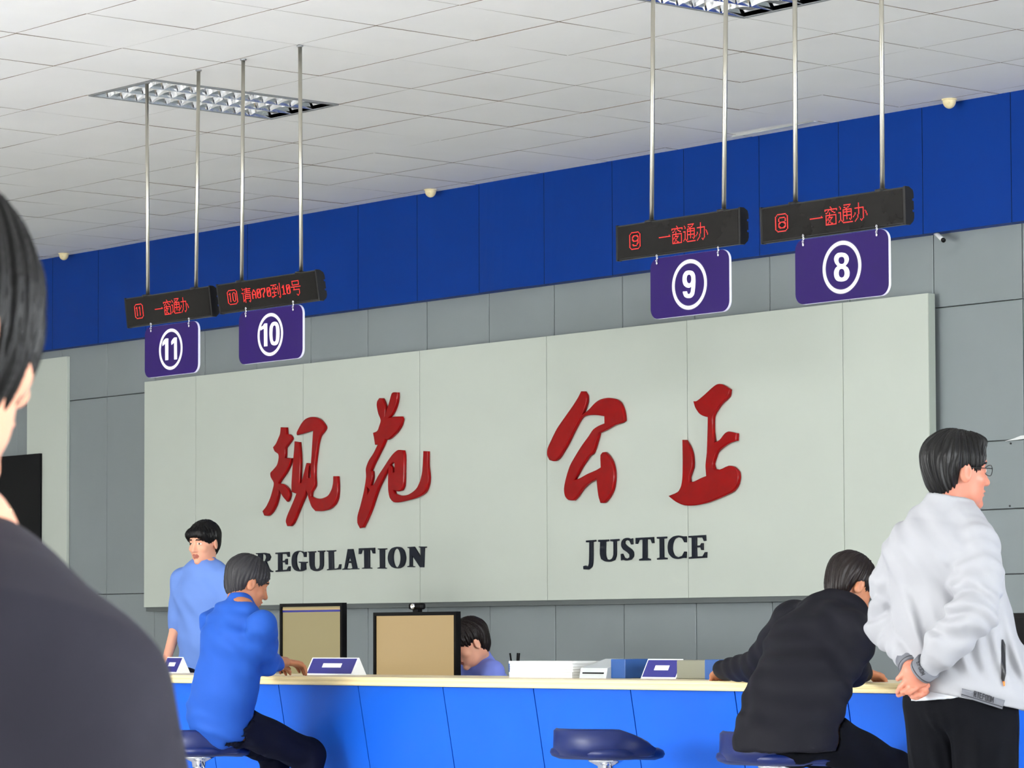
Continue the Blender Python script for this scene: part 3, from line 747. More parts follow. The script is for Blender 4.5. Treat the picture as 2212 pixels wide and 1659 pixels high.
E11 = (240, 560, 2212 / 480.0); E10 = (450, 560, 1866 / 270.0); E9 = (1320, 430, 1966 / 320.0); E8 = (1620, 380, 2174 / 380.0)
cx_ = lambda E_, u: E_[0] + u / E_[2]
def xat(E_, u, v): return on_y(E_[0] + u / E_[2], E_[1] + v / E_[2], YS)[0]
def textx(E_, lst): return [(g, xat(E_, a, v), (xat(E_, b, v) - xat(E_, a, v)) / n) for g, a, b, n, v in lst]
ONE1 = [(545,790),(573,788),(573,1003),(543,1007),(542,840),(516,865),(516,830)]
ONE2 = [(632,780),(658,779),(660,996),(632,999),(631,830),(605,853),(603,820)]
TEN1 = [(845,960),(885,958),(888,1298),(838,1303),(836,1035),(788,1063),(786,1015),(820,995)]
TEN0 = [(995,932),(1035,945),(1062,1000),(1070,1100),(1062,1210),(1035,1270),(990,1287),(950,1270),(928,1210),(918,1110),(925,1010),(955,950)]
TEN0H = [(993,985),(1012,1000),(1020,1100),(1012,1215),(992,1235),(972,1215),(962,1110),(972,1005)]
NINE = [(1045,948),(1090,960),(1118,1005),(1125,1090),(1118,1200),(1105,1270),(1070,1308),(1020,1315),(980,1295),(958,1240),(960,1228),(1012,1225),(1025,1258),(1045,1262),(1062,1235),(1072,1160),(1045,1178),(1005,1172),(970,1140),(955,1085),(962,1010),(995,960)]
NINEH = [(1042,1000),(1065,1020),(1072,1070),(1060,1110),(1040,1122),(1018,1105),(1008,1060),(1018,1015)]
EIGHT = [(1135,948),(1180,955),(1215,985),(1228,1030),(1215,1075),(1185,1112),(1215,1135),(1235,1185),(1230,1245),(1195,1290),(1135,1306),(1080,1295),(1050,1250),(1045,1190),(1060,1145),(1088,1115),(1060,1080),(1045,1030),(1058,985),(1090,955)]
EIGHTH = [[(1138,1000),(1165,1010),(1175,1045),(1165,1080),(1138,1090),(1110,1080),(1098,1045),(1108,1010)], [(1138,1148),(1165,1160),(1177,1205),(1165,1245),(1138,1258),(1112,1245),(1102,1205),(1112,1160)]]
def rc(E_, u, v):
    w = on_y(E_[0] + u / E_[2], E_[1] + v / E_[2], YS); return (w[0], w[2])
def rods_at(*uv):
    out = []
    for ut, vt, ub, vb in uv:
        b = on_y(ub, vb, YS + .022); d = ray(ut, vt); tp = EYE + d * ((YS + .022) / d[1])
        sl = (tp[0] - b[0]) / (tp[2] - b[2]) if abs(tp[2] - b[2]) > .01 else 0
        out.append((b[0], sl * (HC - b[2])))
    return out
Z = 1.05
YB = lambda a, E_, u1, u2, v: (xat(E_, u1, v), xat(E_, u2, v))
SA = (240, 560, 2212 / 240.0)              # closer crop of display 11
led_sign('11', rods_at((317.5, 175, 319.5, 635), (429, 148, 423.5, 620)), -13.778, -13.03, Z + 1.770, Z + 1.618, .125,
         textx(SA, [('yi', 845, 1015, 16, 985), ('chuang', 1010, 1180, 16, 960), ('tong', 1175, 1350, 16, 940), ('ban', 1345, 1515, 16, 920)]),
         (xat(SA, 445, 1040), xat(SA, 615, 1040)), 'black LED display reading 11 一窗通办, leftmost of the four hanging displays')
led_sign('10', rods_at((525.5, 125, 522, 603), (648, 92, 650.5, 582)), -12.955, -12.145, Z + 1.770, Z + 1.624, .16,
         textx(E10, [('qing', 475, 622, 16, 540), ('A', 628, 688, 8, 510), ('0', 700, 770, 8, 490), ('7', 768, 838, 8, 480), ('0', 848, 918, 8, 470), ('dao', 915, 1070, 16, 460), ('1', 1068, 1135, 8, 430), ('0', 1140, 1208, 8, 420), ('hao', 1212, 1362, 16, 410)]),
         (xat(E10, 262, 580), xat(E10, 412, 580)), 'black LED display reading 10 请A070到10号, second hanging display from the left')
led_sign('9', rods_at((1411, 0, 1407.5, 475), (1568, 0, 1563.5, 455)), -9.995, -9.258, Z + 1.764, Z + 1.615, .01,
         textx(E9, [('yi', 637, 800, 16, 490), ('chuang', 795, 962, 16, 480), ('tong', 960, 1122, 16, 450), ('ban', 1122, 1288, 16, 430)]),
         (xat(E9, 245, 560), xat(E9, 393, 560)), 'black LED display reading 9 一窗通办, third hanging display from the left')
led_sign('8', rods_at((1717, 0, 1718.5, 437), (1904, 0, 1906, 405)), -9.126, -8.348, Z + 1.750, Z + 1.604, .03,
         textx(E8, [('yi', 738, 910, 16, 500), ('chuang', 912, 1088, 16, 490), ('tong', 1092, 1268, 16, 460), ('ban', 1270, 1450, 16, 430)]),
         (xat(E8, 310, 580), xat(E8, 470, 580)), 'black LED display reading 8 一窗通办, rightmost of the four hanging displays')
num_plate('11', -13.595, -13.118, Z + 1.606, Z + 1.345, [[ONE1], [ONE2]], rc((240, 560, 4.6083), 597, 892), (240, 560, 4.6083),
          'purple plate with white circled 11 hanging under the leftmost LED display', [(-13.53, Z + 1.62, 0), (-13.19, Z + 1.62, 0)], .012)
num_plate('10', -12.767, -12.242, Z + 1.617, Z + 1.357, [[TEN1], [TEN0, TEN0H]], rc(E10, 930, 1118), E10,
          'purple plate with white circled 10 hanging under the second LED display', [(-12.70, Z + 1.632, 0), (-12.31, Z + 1.632, 0)], .012)
num_plate('9', -9.789, -9.314, Z + 1.6025, Z + 1.345, [[NINE, NINEH]], rc(E9, 1044, 1132), E9,
          'purple plate with white circled 9 hanging under the third LED display', [(-9.742, Z + 1.612, 0), (-9.372, Z + 1.611, 0)], .004)
num_plate('8', -8.936, -8.428, Z + 1.598, Z + 1.336, [[EIGHT] + EIGHTH], rc(E8, 1140, 1127), E8,
          'purple plate with white circled 8 hanging under the rightmost LED display', [(-8.884, Z + 1.612, 0), (-8.484, Z + 1.61, 0)], .004)
# ------------------------------------------------------------------ service counter
M_cblue = mat('counter_blue', rgb(22, 90, 200), 0.40, spec=0.2, noise=0.03, nscale=3, bump=0.04, bscale=500)
M_cgap = mat('counter_gap', rgb(10, 20, 50), 0.8)
M_oak = mat('pale_oak', rgb(240, 222, 184), 0.35, noise=0.05, nscale=6, stretch=(0.15, 3, 3))
M_oakedge = mat('oak_edge', rgb(246, 226, 172), 0.4, noise=0.10, nscale=5, stretch=(0.08, 4, 12))
M_desk = mat('desk_grey', rgb(170, 172, 174), 0.5)
M_navyseat = mat('navy_vinyl', rgb(10, 28, 84), 0.38, spec=0.3, bump=0.05, bscale=250)
M_chrome = mat('chrome', rgb(215, 216, 220), 0.10, metal=1.0)
M_bezel = mat('monitor_bezel', rgb(9, 9, 12), 0.4, spec=0.1)
M_tan = mat('screen_tan', rgb(60, 50, 36), 0.3, emit=rgb(205, 176, 122), estr=0.62)
M_khaki = mat('screen_khaki', rgb(50, 46, 34), 0.3, emit=rgb(172, 160, 112), estr=0.62)
M_paper = mat('paper_white', rgb(246, 248, 248), 0.6)
M_lgrey = mat('device_grey', rgb(196, 202, 204), 0.45)
M_pblue = mat('nameplate_blue', rgb(34, 34, 120), 0.35)
M_sblue = mat('folder_blue', rgb(26, 74, 140), 0.45)
M_olive = mat('box_olive', rgb(124, 124, 108), 0.6)
CT, CB = 0.877, 0.840                        # worktop top and underside
CY0, CY1 = 9.05, 9.80
CX0, CX1 = -19.5, -4.5
def counter():
    t = empty('service_counter', ((CX0 + CX1) / 2, 9.4, 0)); tag(t, 'long bright blue service counter with a pale wooden worktop', 'counter')
    bm = bmesh.new(); add_box(bm, (CX0, CY0 + .02, CB), (CX1, CY1, CT), .002)
    bm_obj('worktop', bm, M_oak, t)
    prof = [(CY0 + .02, CT), (CY0 + .006, CT), (CY0, CT - .006), (CY0, CT - .014), (CY0 + .004, CT - .017), (CY0 + .004, CT - .020), (CY0, CT - .023), (CY0, CB + .004), (CY0 + .004, CB - .002), (CY0 + .02, CB - .002)]
    n = len(prof)
    V = [(CX0, a, b) for a, b in prof] + [(CX1, a, b) for a, b in prof]
    mesh_obj('front_edging', V, [tuple(range(n)), tuple(range(2 * n - 1, n - 1, -1))] + [(k, n + k, n + (k + 1) % n, (k + 1) % n) for k in range(n)], M_oakedge, t)
    j0 = -11.777
    ks = range(int((CX0 - j0) / PW), int((CX1 - j0) / PW) + 1)
    def yz(z): return 9.09 + (CB - z) * 0.187
    for k in ks:
        a, b = j0 + PW * k + .003, j0 + PW * (k + 1) - .003
        z0, z1 = 0.12, CB - .004
        V = [(a, yz(z0), z0), (b, yz(z0), z0), (b, yz(z1), z1), (a, yz(z1), z1)]
        V += [(x, y + .018, z) for x, y, z in V]
        mesh_obj('front_panel', V, [(0, 1, 2, 3), (7, 6, 5, 4), (0, 4, 5, 1), (1, 5, 6, 2), (2, 6, 7, 3), (3, 7, 4, 0)], M_cblue, t)
    V = [(CX0, yz(0) + .02, 0), (CX1, yz(0) + .02, 0), (CX1, yz(CB) + .02, CB), (CX0, yz(CB) + .02, CB), (CX0, CY1 - .05, 0), (CX1, CY1 - .05, 0), (CX1, CY1 - .05, CB), (CX0, CY1 - .05, CB)]
    mesh_obj('carcass', V, [(0, 1, 2, 3), (5, 4, 7, 6), (0, 4, 5, 1), (1, 5, 6, 2), (2, 6, 7, 3), (3, 7, 4, 0)], M_cgap, t)
    return t
counter()
DZ = 0.74
def desk():
    t = empty('staff_desk', ((CX0 + CX1) / 2, 10.1, 0)); tag(t, 'low grey staff desk running behind the blue counter', 'desk')
    box_obj('desktop', (CX0, CY1 + .005, DZ - .03), (CX1, 10.38, DZ), M_desk, t, .002)
    for x in np.arange(CX0 + .1, CX1, 1.88):
        box_obj('support', (x, CY1 + .03, 0), (x + .03, 10.34, DZ - .03), M_desk, t)
desk()

# ------------------------------------------------------------------ stools
def stool(x, y, zseat, label, yaw=0.0):
    t = empty('swivel_stool', (x, y, 0)); tag(t, label, 'stool', 'navy stools at the counter')
    cy, sy = math.cos(yaw), math.sin(yaw)
    def T(px, py, pz): return (x + px * cy - py * sy, y + px * sy + py * cy, pz)
    # seat pad: rounded square, waterfall front (+y)
    def ringpts(w, d, n=40, e=3.2):
        out = []
        for k in range(n):
            a = 2 * math.pi * k / n; c_, s_ = math.cos(a), math.sin(a)
            out.append((w * math.copysign(abs(c_) ** (2 / e), c_), d * math.copysign(abs(s_) ** (2 / e), s_)))
        return out
    V, Fc = [], []; n = 40
    for w, d, z in [(.10, .10, -.048), (.175, .165, -.046), (.205, .19, -.034), (.212, .196, -.02), (.208, .192, -.006), (.19, .175, .004), (.12, .11, .000), (.02, .02, -.002)]:
        for px, py in ringpts(w, d, n):
            V.append(T(px, py + .01, zseat + z - max(0, py) ** 2 * .35))
    L = 8
    for r in range(L - 1):
        for k in range(n): Fc.append((r * n + k, r * n + (k + 1) % n, (r + 1) * n + (k + 1) % n, (r + 1) * n + k))
    Fc += [tuple(range(n))[::-1], tuple((L - 1) * n + k for k in range(n))]
    mesh_obj('seat', V, Fc, M_navyseat, t, smooth=True)
    # low wrap-around back
    V, Fc = [], []; m_ = 25
    for k in range(m_):
        a = math.radians(180 + 180 * k / (m_ - 1)); s = k / (m_ - 1)
        h = .072 * min(1, (math.sin(math.pi * s) * 1.6)) ** .8 + .006
        c_, s_ = math.cos(a), math.sin(a)
        ox, oy = .215 * c_, .05 + .235 * s_
        nx, ny = c_, s_
        prof = [(-.014, -.035), (.010, -.030), (.022, .0), (.020, h - .01), (.008, h), (-.010, h - .006), (-.016, .01)]
        for o_, z in prof: V.append(T(ox + nx * o_, oy + ny * o_, zseat + z))
    q = 7
    for k in range(m_ - 1):
        for r in range(q): Fc.append((k * q + r, k * q + (r + 1) % q, (k + 1) * q + (r + 1) % q, (k + 1) * q + r))
    Fc += [tuple(range(q))[::-1], tuple((m_ - 1) * q + r for r in range(q))]
    mesh_obj('backrest', V, Fc, M_navyseat, t, smooth=True)
    c0 = (x, y, 0)
    MB().add(lathe_mesh(c0, [(.03, zseat - .10), (.034, zseat - .075), (.062, zseat - .062), (.072, zseat - .055), (.072, zseat - .047)], 32)).build('mounting_plate', M_chrome, t)
    MB().add(lathe_mesh(c0, [(.20, 0.0), (.20, .008), (.17, .018), (.05, .04), (.032, .07), (.030, zseat - .30), (.026, zseat - .295), (.026, zseat - .095)], 40)).build('column', M_chrome, t)
    MB().tube([T(.03, -.02, zseat - .06), T(.055, -.03, zseat - .065), T(.075, -.035, zseat - .09), T(.085, -.035, zseat - .13)], .0035, 8).build('height_lever', M_chrome, t)
    fr = [T(.14 * math.cos(a), .02 + .14 * math.sin(a), .24) for a in np.linspace(-.6, math.pi + .6, 20)]
    MB().tube(fr, .010, 10).tube([T(0, 0, .24), fr[10]], .008, 8).build('footrest', M_chrome, t)
    return t
SZ = 0.615
stool(-9.537, 8.62, SZ, 'empty navy swivel stool on a chrome post before the middle of the counter', .05)
stool(-12.22, 8.50, .562, 'navy swivel stool under the customer in the blue shirt', .1)
stool(-8.33, 8.38, .632, 'navy swivel stool under the customer in the dark jacket', .0)

# ------------------------------------------------------------------ monitors and things on the counter
def monitor(u0, u1, vt, zb, y, scr, label, stripes=False, tilt=0.0, webcam=False, dead=False):
    xa, xb = on_y(u0, vt, y)[0], on_y(u1, vt, y)[0]; zt = on_y((u0 + u1) / 2, vt, y)[2]
    xc = (xa + xb) / 2
    t = empty('monitor', (xc, y, DZ)); tag(t, label, 'monitor', 'monitors behind the counter')
    bm = bmesh.new(); b = .018
    add_box(bm, (xa, y, zt - b), (xb, y + .03, zt)); add_box(bm, (xa, y, zb), (xb, y + .03, zb + b + .006))
    add_box(bm, (xa, y, zb + b), (xa + b, y + .03, zt - b)); add_box(bm, (xb - b, y, zb + b), (xb, y + .03, zt - b))
    add_box(bm, (xa + b, y + .012, zb + b), (xb - b, y + .045, zt - b))
    bm_obj('bezel', bm, M_bezel, t)
    mt = M_bezel if dead else scr
    s = box_obj('screen', (xa + b, y + .008, zb + b + .006), (xb - b, y + .0125, zt - b), mt, t)
    if stripes:
        box_obj('screen_stripe', (xa + b, y + .0065, zt - b - .016), (xb - b, y + .008, zt - b - .008), M_tan, t)
        box_obj('screen_stripe', (xa + b, y + .0065, zt - b - .028), (xb - b, y + .008, zt - b - .018), M_pblue, t)
    bm = bmesh.new(); add_box(bm, (xc - .03, y + .045, DZ + .01), (xc + .03, y + .065, zb + .12)); bm_obj('stand', bm, M_bezel, t)
    bm = bmesh.new(); add_box(bm, (xc - .11, y - .05, DZ), (xc + .11, y + .13, DZ + .012), .004); bm_obj('base', bm, M_bezel, t)
    return xc, zt
monitor(604, 739, 1303, 0.80, 10.0, M_khaki, 'black-framed monitor with a khaki screen, beside the customer in the blue shirt', stripes=True)
mx, mz = monitor(806, 985, 1322, 0.80, 10.0, M_tan, 'black-framed monitor with a tan screen and a small camera on top')
monitor(2120, 2290, 1324, 0.80, 10.0, M_tan, 'dark switched-off monitor behind the standing man at the right edge', dead=True)
def webcam(x, y, z):
    t = empty('webcam', (x, y, z)); tag(t, 'small black webcam on top of the tan-screened monitor', 'webcam')
    bm = bmesh.new(); add_box(bm, (x - .055, y - .005, z + .012), (x + .055, y + .028, z + .045), .012, 3); bm_obj('body', bm, M_bezel, t, True)
    MB().add(lathe_mesh((x - .005, y - .004, z + .028), [(.014, .0), (.014, .012), (.010, .014), (.008, .008)], 20, axis=(0, -1, 0))).build('lens', M_chrome, t)
    bm = bmesh.new(); add_box(bm, (x - .02, y - .002, z + .0005), (x + .02, y + .03, z + .014), .002); bm_obj('clip', bm, M_bezel, t)
webcam(on_y(897, 1318, 10.0)[0], 10.0, mz)

def nameplate(u0, u1, y, h, label, face=M_pblue):
    xa, xb = on_y(u0, 1440, y)[0], on_y(u1, 1440, y)[0]
    t = empty('nameplate', ((xa + xb) / 2, y, CT)); tag(t, label, 'nameplate', 'tent nameplates on the counter')
    d = .045; z = CT + .0005
    V = [(xa, y - d, z), (xa, y + d, z), (xa, y, z + h), (xb, y - d, z), (xb, y + d, z), (xb, y, z + h)]
    mesh_obj('tent', V, [(0, 1, 2), (3, 5, 4), (0, 3, 4, 1), (0, 2, 5, 3), (1, 4, 5, 2)], M_paper, t)
    e = .006; n = np.array([0, -h, d]); n = n / np.linalg.norm(n)
    def Q(s, q): return np.array([xa + (xb - xa) * s, y - d * (1 - q), z + h * q]) + n * .0015
    V = [Q(.03, .08), Q(.97, .08), Q(.97, .94), Q(.03, .94)]; V += [v - n * .0012 for v in V]
    mesh_obj('face', V, [(0, 1, 2, 3), (7, 6, 5, 4), (0, 4, 5, 1), (1, 5, 6, 2), (2, 6, 7, 3), (3, 7, 4, 0)], face, t)
    V = [Q(.30, .42) + n * .001, Q(.70, .42) + n * .001, Q(.70, .66) + n * .001, Q(.30, .66) + n * .001]; V += [v - n * .0009 for v in V]
    mesh_obj('white_band', V, [(0, 1, 2, 3), (7, 6, 5, 4), (0, 4, 5, 1), (1, 5, 6, 2), (2, 6, 7, 3), (3, 7, 4, 0)], M_paper, t)
nameplate(675, 776, 9.55, .085, 'navy tent nameplate on the counter in front of the khaki-screened monitor')
nameplate(1400, 1476, 9.5, .085, 'purple tent nameplate on the counter, right of the pile of papers')
nameplate(362, 396, 9.55, .085, 'dark tent nameplate on the counter by the near man\'s shoulder')
nameplate(2186, 2262, 9.45, .09, 'blue tent nameplate on the counter at the right edge of the photo')

def papers(u0, u1, y, h, label, name='paper_stack'):
    xa, xb = on_y(u0, 1440, y)[0], on_y(u1, 1440, y)[0]
    bm = bmesh.new(); n = 6
    for k in range(n):
        a = rng.uniform(-.004, .004); b = rng.uniform(-.004, .004)
        add_box(bm, (xa + a, y - .10 + b, CT + .0005 + h * k / n), (xb + a, y + .10 + b, CT + .0005 + h * (k + .93) / n))
    o = bm_obj(name, bm, M_paper); set_origin(o, ((xa + xb) / 2, y, CT)); tag(o, label, 'papers')
papers(1136, 1272, 9.52, .075, 'thick stack of white papers on the middle of the counter')
def scanner(u0, u1, y):
    xa, xb = on_y(u0, 1440, y)[0], on_y(u1, 1440, y)[0]
    t = empty('card_reader', ((xa + xb) / 2, y, CT)); tag(t, 'light grey box-shaped device beside the stack of papers', 'device')
    V = [(xa, y - .08, CT), (xb, y - .08, CT), (xb, y - .07, CT + .045), (xa, y - .07, CT + .045), (xa, y + .08, CT), (xb, y + .08, CT), (xb, y + .08, CT + .085), (xa, y + .08, CT + .085)]
    mesh_obj('body', V, [(0, 1, 2, 3), (5, 4, 7, 6), (0, 4, 5, 1), (1, 5, 6, 2), (2, 6, 7, 3), (3, 7, 4, 0)], M_lgrey, t)
    box_obj('slot', (xa + .02, y - .079, CT + .02), (xb - .02, y - .074, CT + .026), M_bezel, t)
scanner(1280, 1338, 9.5)
def upright_folder(u0, u1, y, h, m, label):
    xa, xb = on_y(u0, 1440, y)[0], on_y(u1, 1440, y)[0]
    t = empty('folder', ((xa + xb) / 2, y, CT)); tag(t, label, 'folder')
    box_obj('cover', (xa, y - .11, CT + .0005), (xb, y + .11, CT + h), m, t, .003)
    box_obj('pages', (xa + .006, y - .100, CT + .006), (xb - .006, y + .112, CT + h - .006), M_paper, t)
upright_folder(1359, 1390, 9.56, .085, M_sblue, 'blue upright folder on the counter beside the grey device')
upright_folder(1562, 1594, 9.50, .085, M_sblue, 'blue upright folder on the counter beside the elbow of the dark-jacketed customer')
o = box_obj('storage_box', (on_y(1490, 1440, 9.52)[0], 9.44, CT + .0005), (on_y(1556, 1440, 9.52)[0], 9.60, CT + .082), M_olive, bevel=.006)
set_origin(o, (o.bound_box[0][0], 9.52, CT)); tag(o, 'olive grey box on the counter right of the purple nameplate', 'box')
t = empty('pen_holder', (on_y(1114, 1440, 9.5)[0], 9.5, CT)); tag(t, 'dark pen holder with pens left of the stack of papers', 'pen holder')
xh = t.location.x
MB().add(lathe_mesh((xh, 9.5, CT), [(.032, .0005), (.034, .07), (.031, .07), (.029, .006)], 24)).build('cup', M_sblue, t)
for a in (0, 2.1, 4.0):
    MB().tube([(xh + .012 * math.cos(a), 9.5 + .012 * math.sin(a), CT + .008), (xh + .026 * math.cos(a), 9.5 + .026 * math.sin(a), CT + .11)], .004, 8).build('pen', M_bezel, t)

# dark screen on the wall far left, seen under the near man's chin
xa, xb = on_y(-90, 1100, 12.8)[0], on_y(73, 1100, 12.8)[0]
zt_, zb_ = on_y(0, 985, 12.8)[2], on_y(0, 1190, 12.8)[2]
t = empty('wall_screen', ((xa + xb) / 2, 12.85, zb_)); tag(t, 'black wall screen with a wooden strip, at the left edge beyond the near man', 'screen')
box_obj('panel_black', (xa, 12.85, zb_), (xb, 12.895, zt_), M_bezel, t, .004)
zs_ = on_y(0, 1103, 12.8)[2]
box_obj('wooden_strip', (xa - .02, 12.835, zs_ - .014), (on_y(13, 1100, 12.8)[0], 12.85, zs_ + .014), M_oakedge, t)
# ------------------------------------------------------------------ figures: signed distances meshed with surface nets
A3 = lambda p: np.array(p, float)
def nrm(v): v = A3(v); return v / np.linalg.norm(v)
def cap(a, b, r1, r2=None):
    a, b = A3(a), A3(b); r2 = r1 if r2 is None else r2
    ab = b - a; L = float(ab @ ab) + 1e-12
    def f(P):
        q = P - a; t = np.clip(q @ ab / L, 0, 1)
        return np.linalg.norm(q - t[:, None] * ab, axis=1) - (r1 + (r2 - r1) * t)
    f.bb = (np.minimum(a - r1, b - r2), np.maximum(a + r1, b + r2)); return f
def ell(c, r, M=None):
    c, r = A3(c), A3(r); M = np.eye(3) if M is None else np.array(M, float)   # rows of M = local axes
    def f(P):
        q = (P - c) @ M.T
        k0 = np.linalg.norm(q / r, axis=1); k1 = np.linalg.norm(q / (r * r), axis=1) + 1e-9
        return k0 * (k0 - 1) / k1
    e = np.abs(M.T) @ r
    f.bb = (c - e, c + e); return f
def ecap(a, b, ra, rb, xdir):
    a, b = A3(a), A3(b); ab = b - a; L2 = float(ab @ ab); L = math.sqrt(L2); ax = ab / L
    x = A3(xdir); x = nrm(x - ax * (x @ ax)); y = np.cross(ax, x)
    def f(P):
        q = P - a; t0 = q @ ax; t = np.clip(t0 / L, 0, 1)
        rx = ra[0] + (rb[0] - ra[0]) * t; ry = ra[1] + (rb[1] - ra[1]) * t; rz = np.minimum(rx, ry)
        o = t0 - t * L
        k = np.sqrt((q @ x / rx) ** 2 + (q @ y / ry) ** 2 + (o / rz) ** 2)
        return (k - 1) * rz
    m = max(*ra, *rb)
    f.bb = (np.minimum(a, b) - m, np.maximum(a, b) + m); return f
def smin(fs, k):
    def f(P):
        d = fs[0](P)
        for g in fs[1:]:
            e = g(P); h = np.maximum(k - np.abs(d - e), 0) / k
            d = np.minimum(d, e) - h * h * k * .25
        return d
    f.bb = (np.min([g.bb[0] for g in fs], 0), np.max([g.bb[1] for g in fs], 0)); return f
def ssub(a, b, k):
    def f(P):
        d = a(P); e = -b(P); h = np.maximum(k - np.abs(d - e), 0) / k
        return np.maximum(d, e) + h * h * k * .25
    f.bb = a.bb; return f
def cut(a, pt, n):
    """keep the side the normal n points away from"""
    pt, n = A3(pt), nrm(n)
    def f(P): return np.maximum(a(P), (P - pt) @ n)
    f.bb = a.bb; return f
def inter(a, g):
    def f(P): return np.maximum(a(P), g(P))
    f.bb = a.bb; return f
def disp(a, g):
    def f(P): return a(P) + g(P)
    f.bb = a.bb; return f
def inflate(a, r):
    def f(P): return a(P) - r
    f.bb = (a.bb[0] - r, a.bb[1] + r); return f

def surfnet(f, h, pad=None):
    pad = 3 * h if pad is None else pad
    lo = f.bb[0] - pad; hi = f.bb[1] + pad
    B = 6
    nb = np.ceil((hi - lo) / (h * B)).astype(int); n = nb * B + 1
    G = np.full(n, 1.0, np.float32)
    ci = np.stack(np.meshgrid(*[np.arange(k) for k in nb], indexing='ij'), -1).reshape(-1, 3)
    cc = lo + (ci * B + B / 2) * h
    dc = f(cc)
    near = np.abs(dc) < h * B * 0.87 * 2.4
    off = np.stack(np.meshgrid(*[np.arange(B + 1)] * 3, indexing='ij'), -1).reshape(-1, 3)
    for idx, s in zip(ci[~near], dc[~near]):
        if s < 0:
            a = idx * B; G[a[0]:a[0] + B + 1, a[1]:a[1] + B + 1, a[2]:a[2] + B + 1] = -1.0
    sel = ci[near]
    CH = 1500
    for k in range(0, len(sel), CH):
        q = (sel[k:k + CH, None, :] * B + off[None]).reshape(-1, 3)
        v = f(lo + q * h)
        G[q[:, 0], q[:, 1], q[:, 2]] = v
    I = G < 0
    c8 = [I[i:n[0] - 1 + i, j:n[1] - 1 + j, k:n[2] - 1 + k] for i in (0, 1) for j in (0, 1) for k in (0, 1)]
    cnt = sum(c.astype(np.int8) for c in c8)
    act = (cnt > 0) & (cnt < 8)
    cells = np.argwhere(act); vid = np.full(act.shape, -1, np.int32); vid[act] = np.arange(len(cells))
    acc = np.zeros((len(cells), 3)); num = np.zeros(len(cells))
    cor = [(i, j, k) for i in (0, 1) for j in (0, 1) for k in (0, 1)]
    for a in range(8):
        for ax in range(3):
            if cor[a][ax] == 1: continue
            b = list(cor[a]); b[ax] = 1
            ga = G[cells[:, 0] + cor[a][0], cells[:, 1] + cor[a][1], cells[:, 2] + cor[a][2]]
            gb = G[cells[:, 0] + b[0], cells[:, 1] + b[1], cells[:, 2] + b[2]]
            m = (ga < 0) != (gb < 0)
            t = np.where(m, ga / np.where(m, ga - gb, 1), 0)
            pt = np.tile(np.array(cor[a], float), (len(cells), 1)); pt[:, ax] = t
            acc[m] += pt[m]; num[m] += 1
    V = lo + (cells + acc / num[:, None]) * h
    Fs = []
    for ax in range(3):
        u, w = (ax + 1) % 3, (ax + 2) % 3
        sl0 = [slice(None)] * 3; sl1 = [slice(None)] * 3
        sl0[ax] = slice(0, -1); sl1[ax] = slice(1, None)
        s0 = I[tuple(sl0)]; s1 = I[tuple(sl1)]
        e = np.argwhere(s0 != s1)
        ok = (e[:, u] > 0) & (e[:, w] > 0) & (e[:, u] < n[u] - 1) & (e[:, w] < n[w] - 1)
        e = e[ok]
        fl = s0[e[:, 0], e[:, 1], e[:, 2]]
        def cid(du, dw):
            q = e.copy(); q[:, u] += du; q[:, w] += dw
            return vid[q[:, 0], q[:, 1], q[:, 2]]
        Q = np.stack([cid(-1, -1), cid(0, -1), cid(0, 0), cid(-1, 0)], 1)
        Q[~fl] = Q[~fl][:, ::-1]
        Fs.append(Q)
    Fq = np.concatenate(Fs)
    # one Newton step onto the surface keeps it smooth
    e_ = h * .35
    d0 = f(V); g = np.stack([f(V + np.eye(3)[k] * e_) - f(V - np.eye(3)[k] * e_) for k in range(3)], 1) / (2 * e_)
    g2 = (g * g).sum(1) + 1e-6
    step = -(d0 / g2)[:, None] * g
    sl = np.linalg.norm(step, axis=1, keepdims=True) + 1e-9
    V = V + step * np.minimum(1, .6 * h / sl)
    return V, Fq
def arr_obj(name, V, Fq, m, parent=None, mats=None, midx=None, wpos=None):
    me = bpy.data.meshes.new(name)
    me.vertices.add(len(V)); me.vertices.foreach_set('co', np.asarray(V, np.float32).ravel())
    me.loops.add(Fq.size); me.loops.foreach_set('vertex_index', Fq.astype(np.int32).ravel())
    me.polygons.add(len(Fq)); me.polygons.foreach_set('loop_start', np.arange(0, Fq.size, 4, dtype=np.int32))
    me.update(calc_edges=True)
    me.validate()
    for mm in (mats or [m]): me.materials.append(mm)
    if midx is not None and len(midx) == len(me.polygons): me.polygons.foreach_set('material_index', np.asarray(midx, np.int32))
    me.polygons.foreach_set('use_smooth', np.ones(len(me.polygons), dtype=bool))
    me.update()
    o = bpy.data.objects.new(name, me); COL.objects.link(o)
    if parent is not None:
        o.parent = parent; o.matrix_parent_inverse = parent.matrix_basis.inverted()
    return o
def sdf_obj(name, f, h, m, parent=None):
    V, Fq = surfnet(f, h); return arr_obj(name, V, Fq, m, parent)

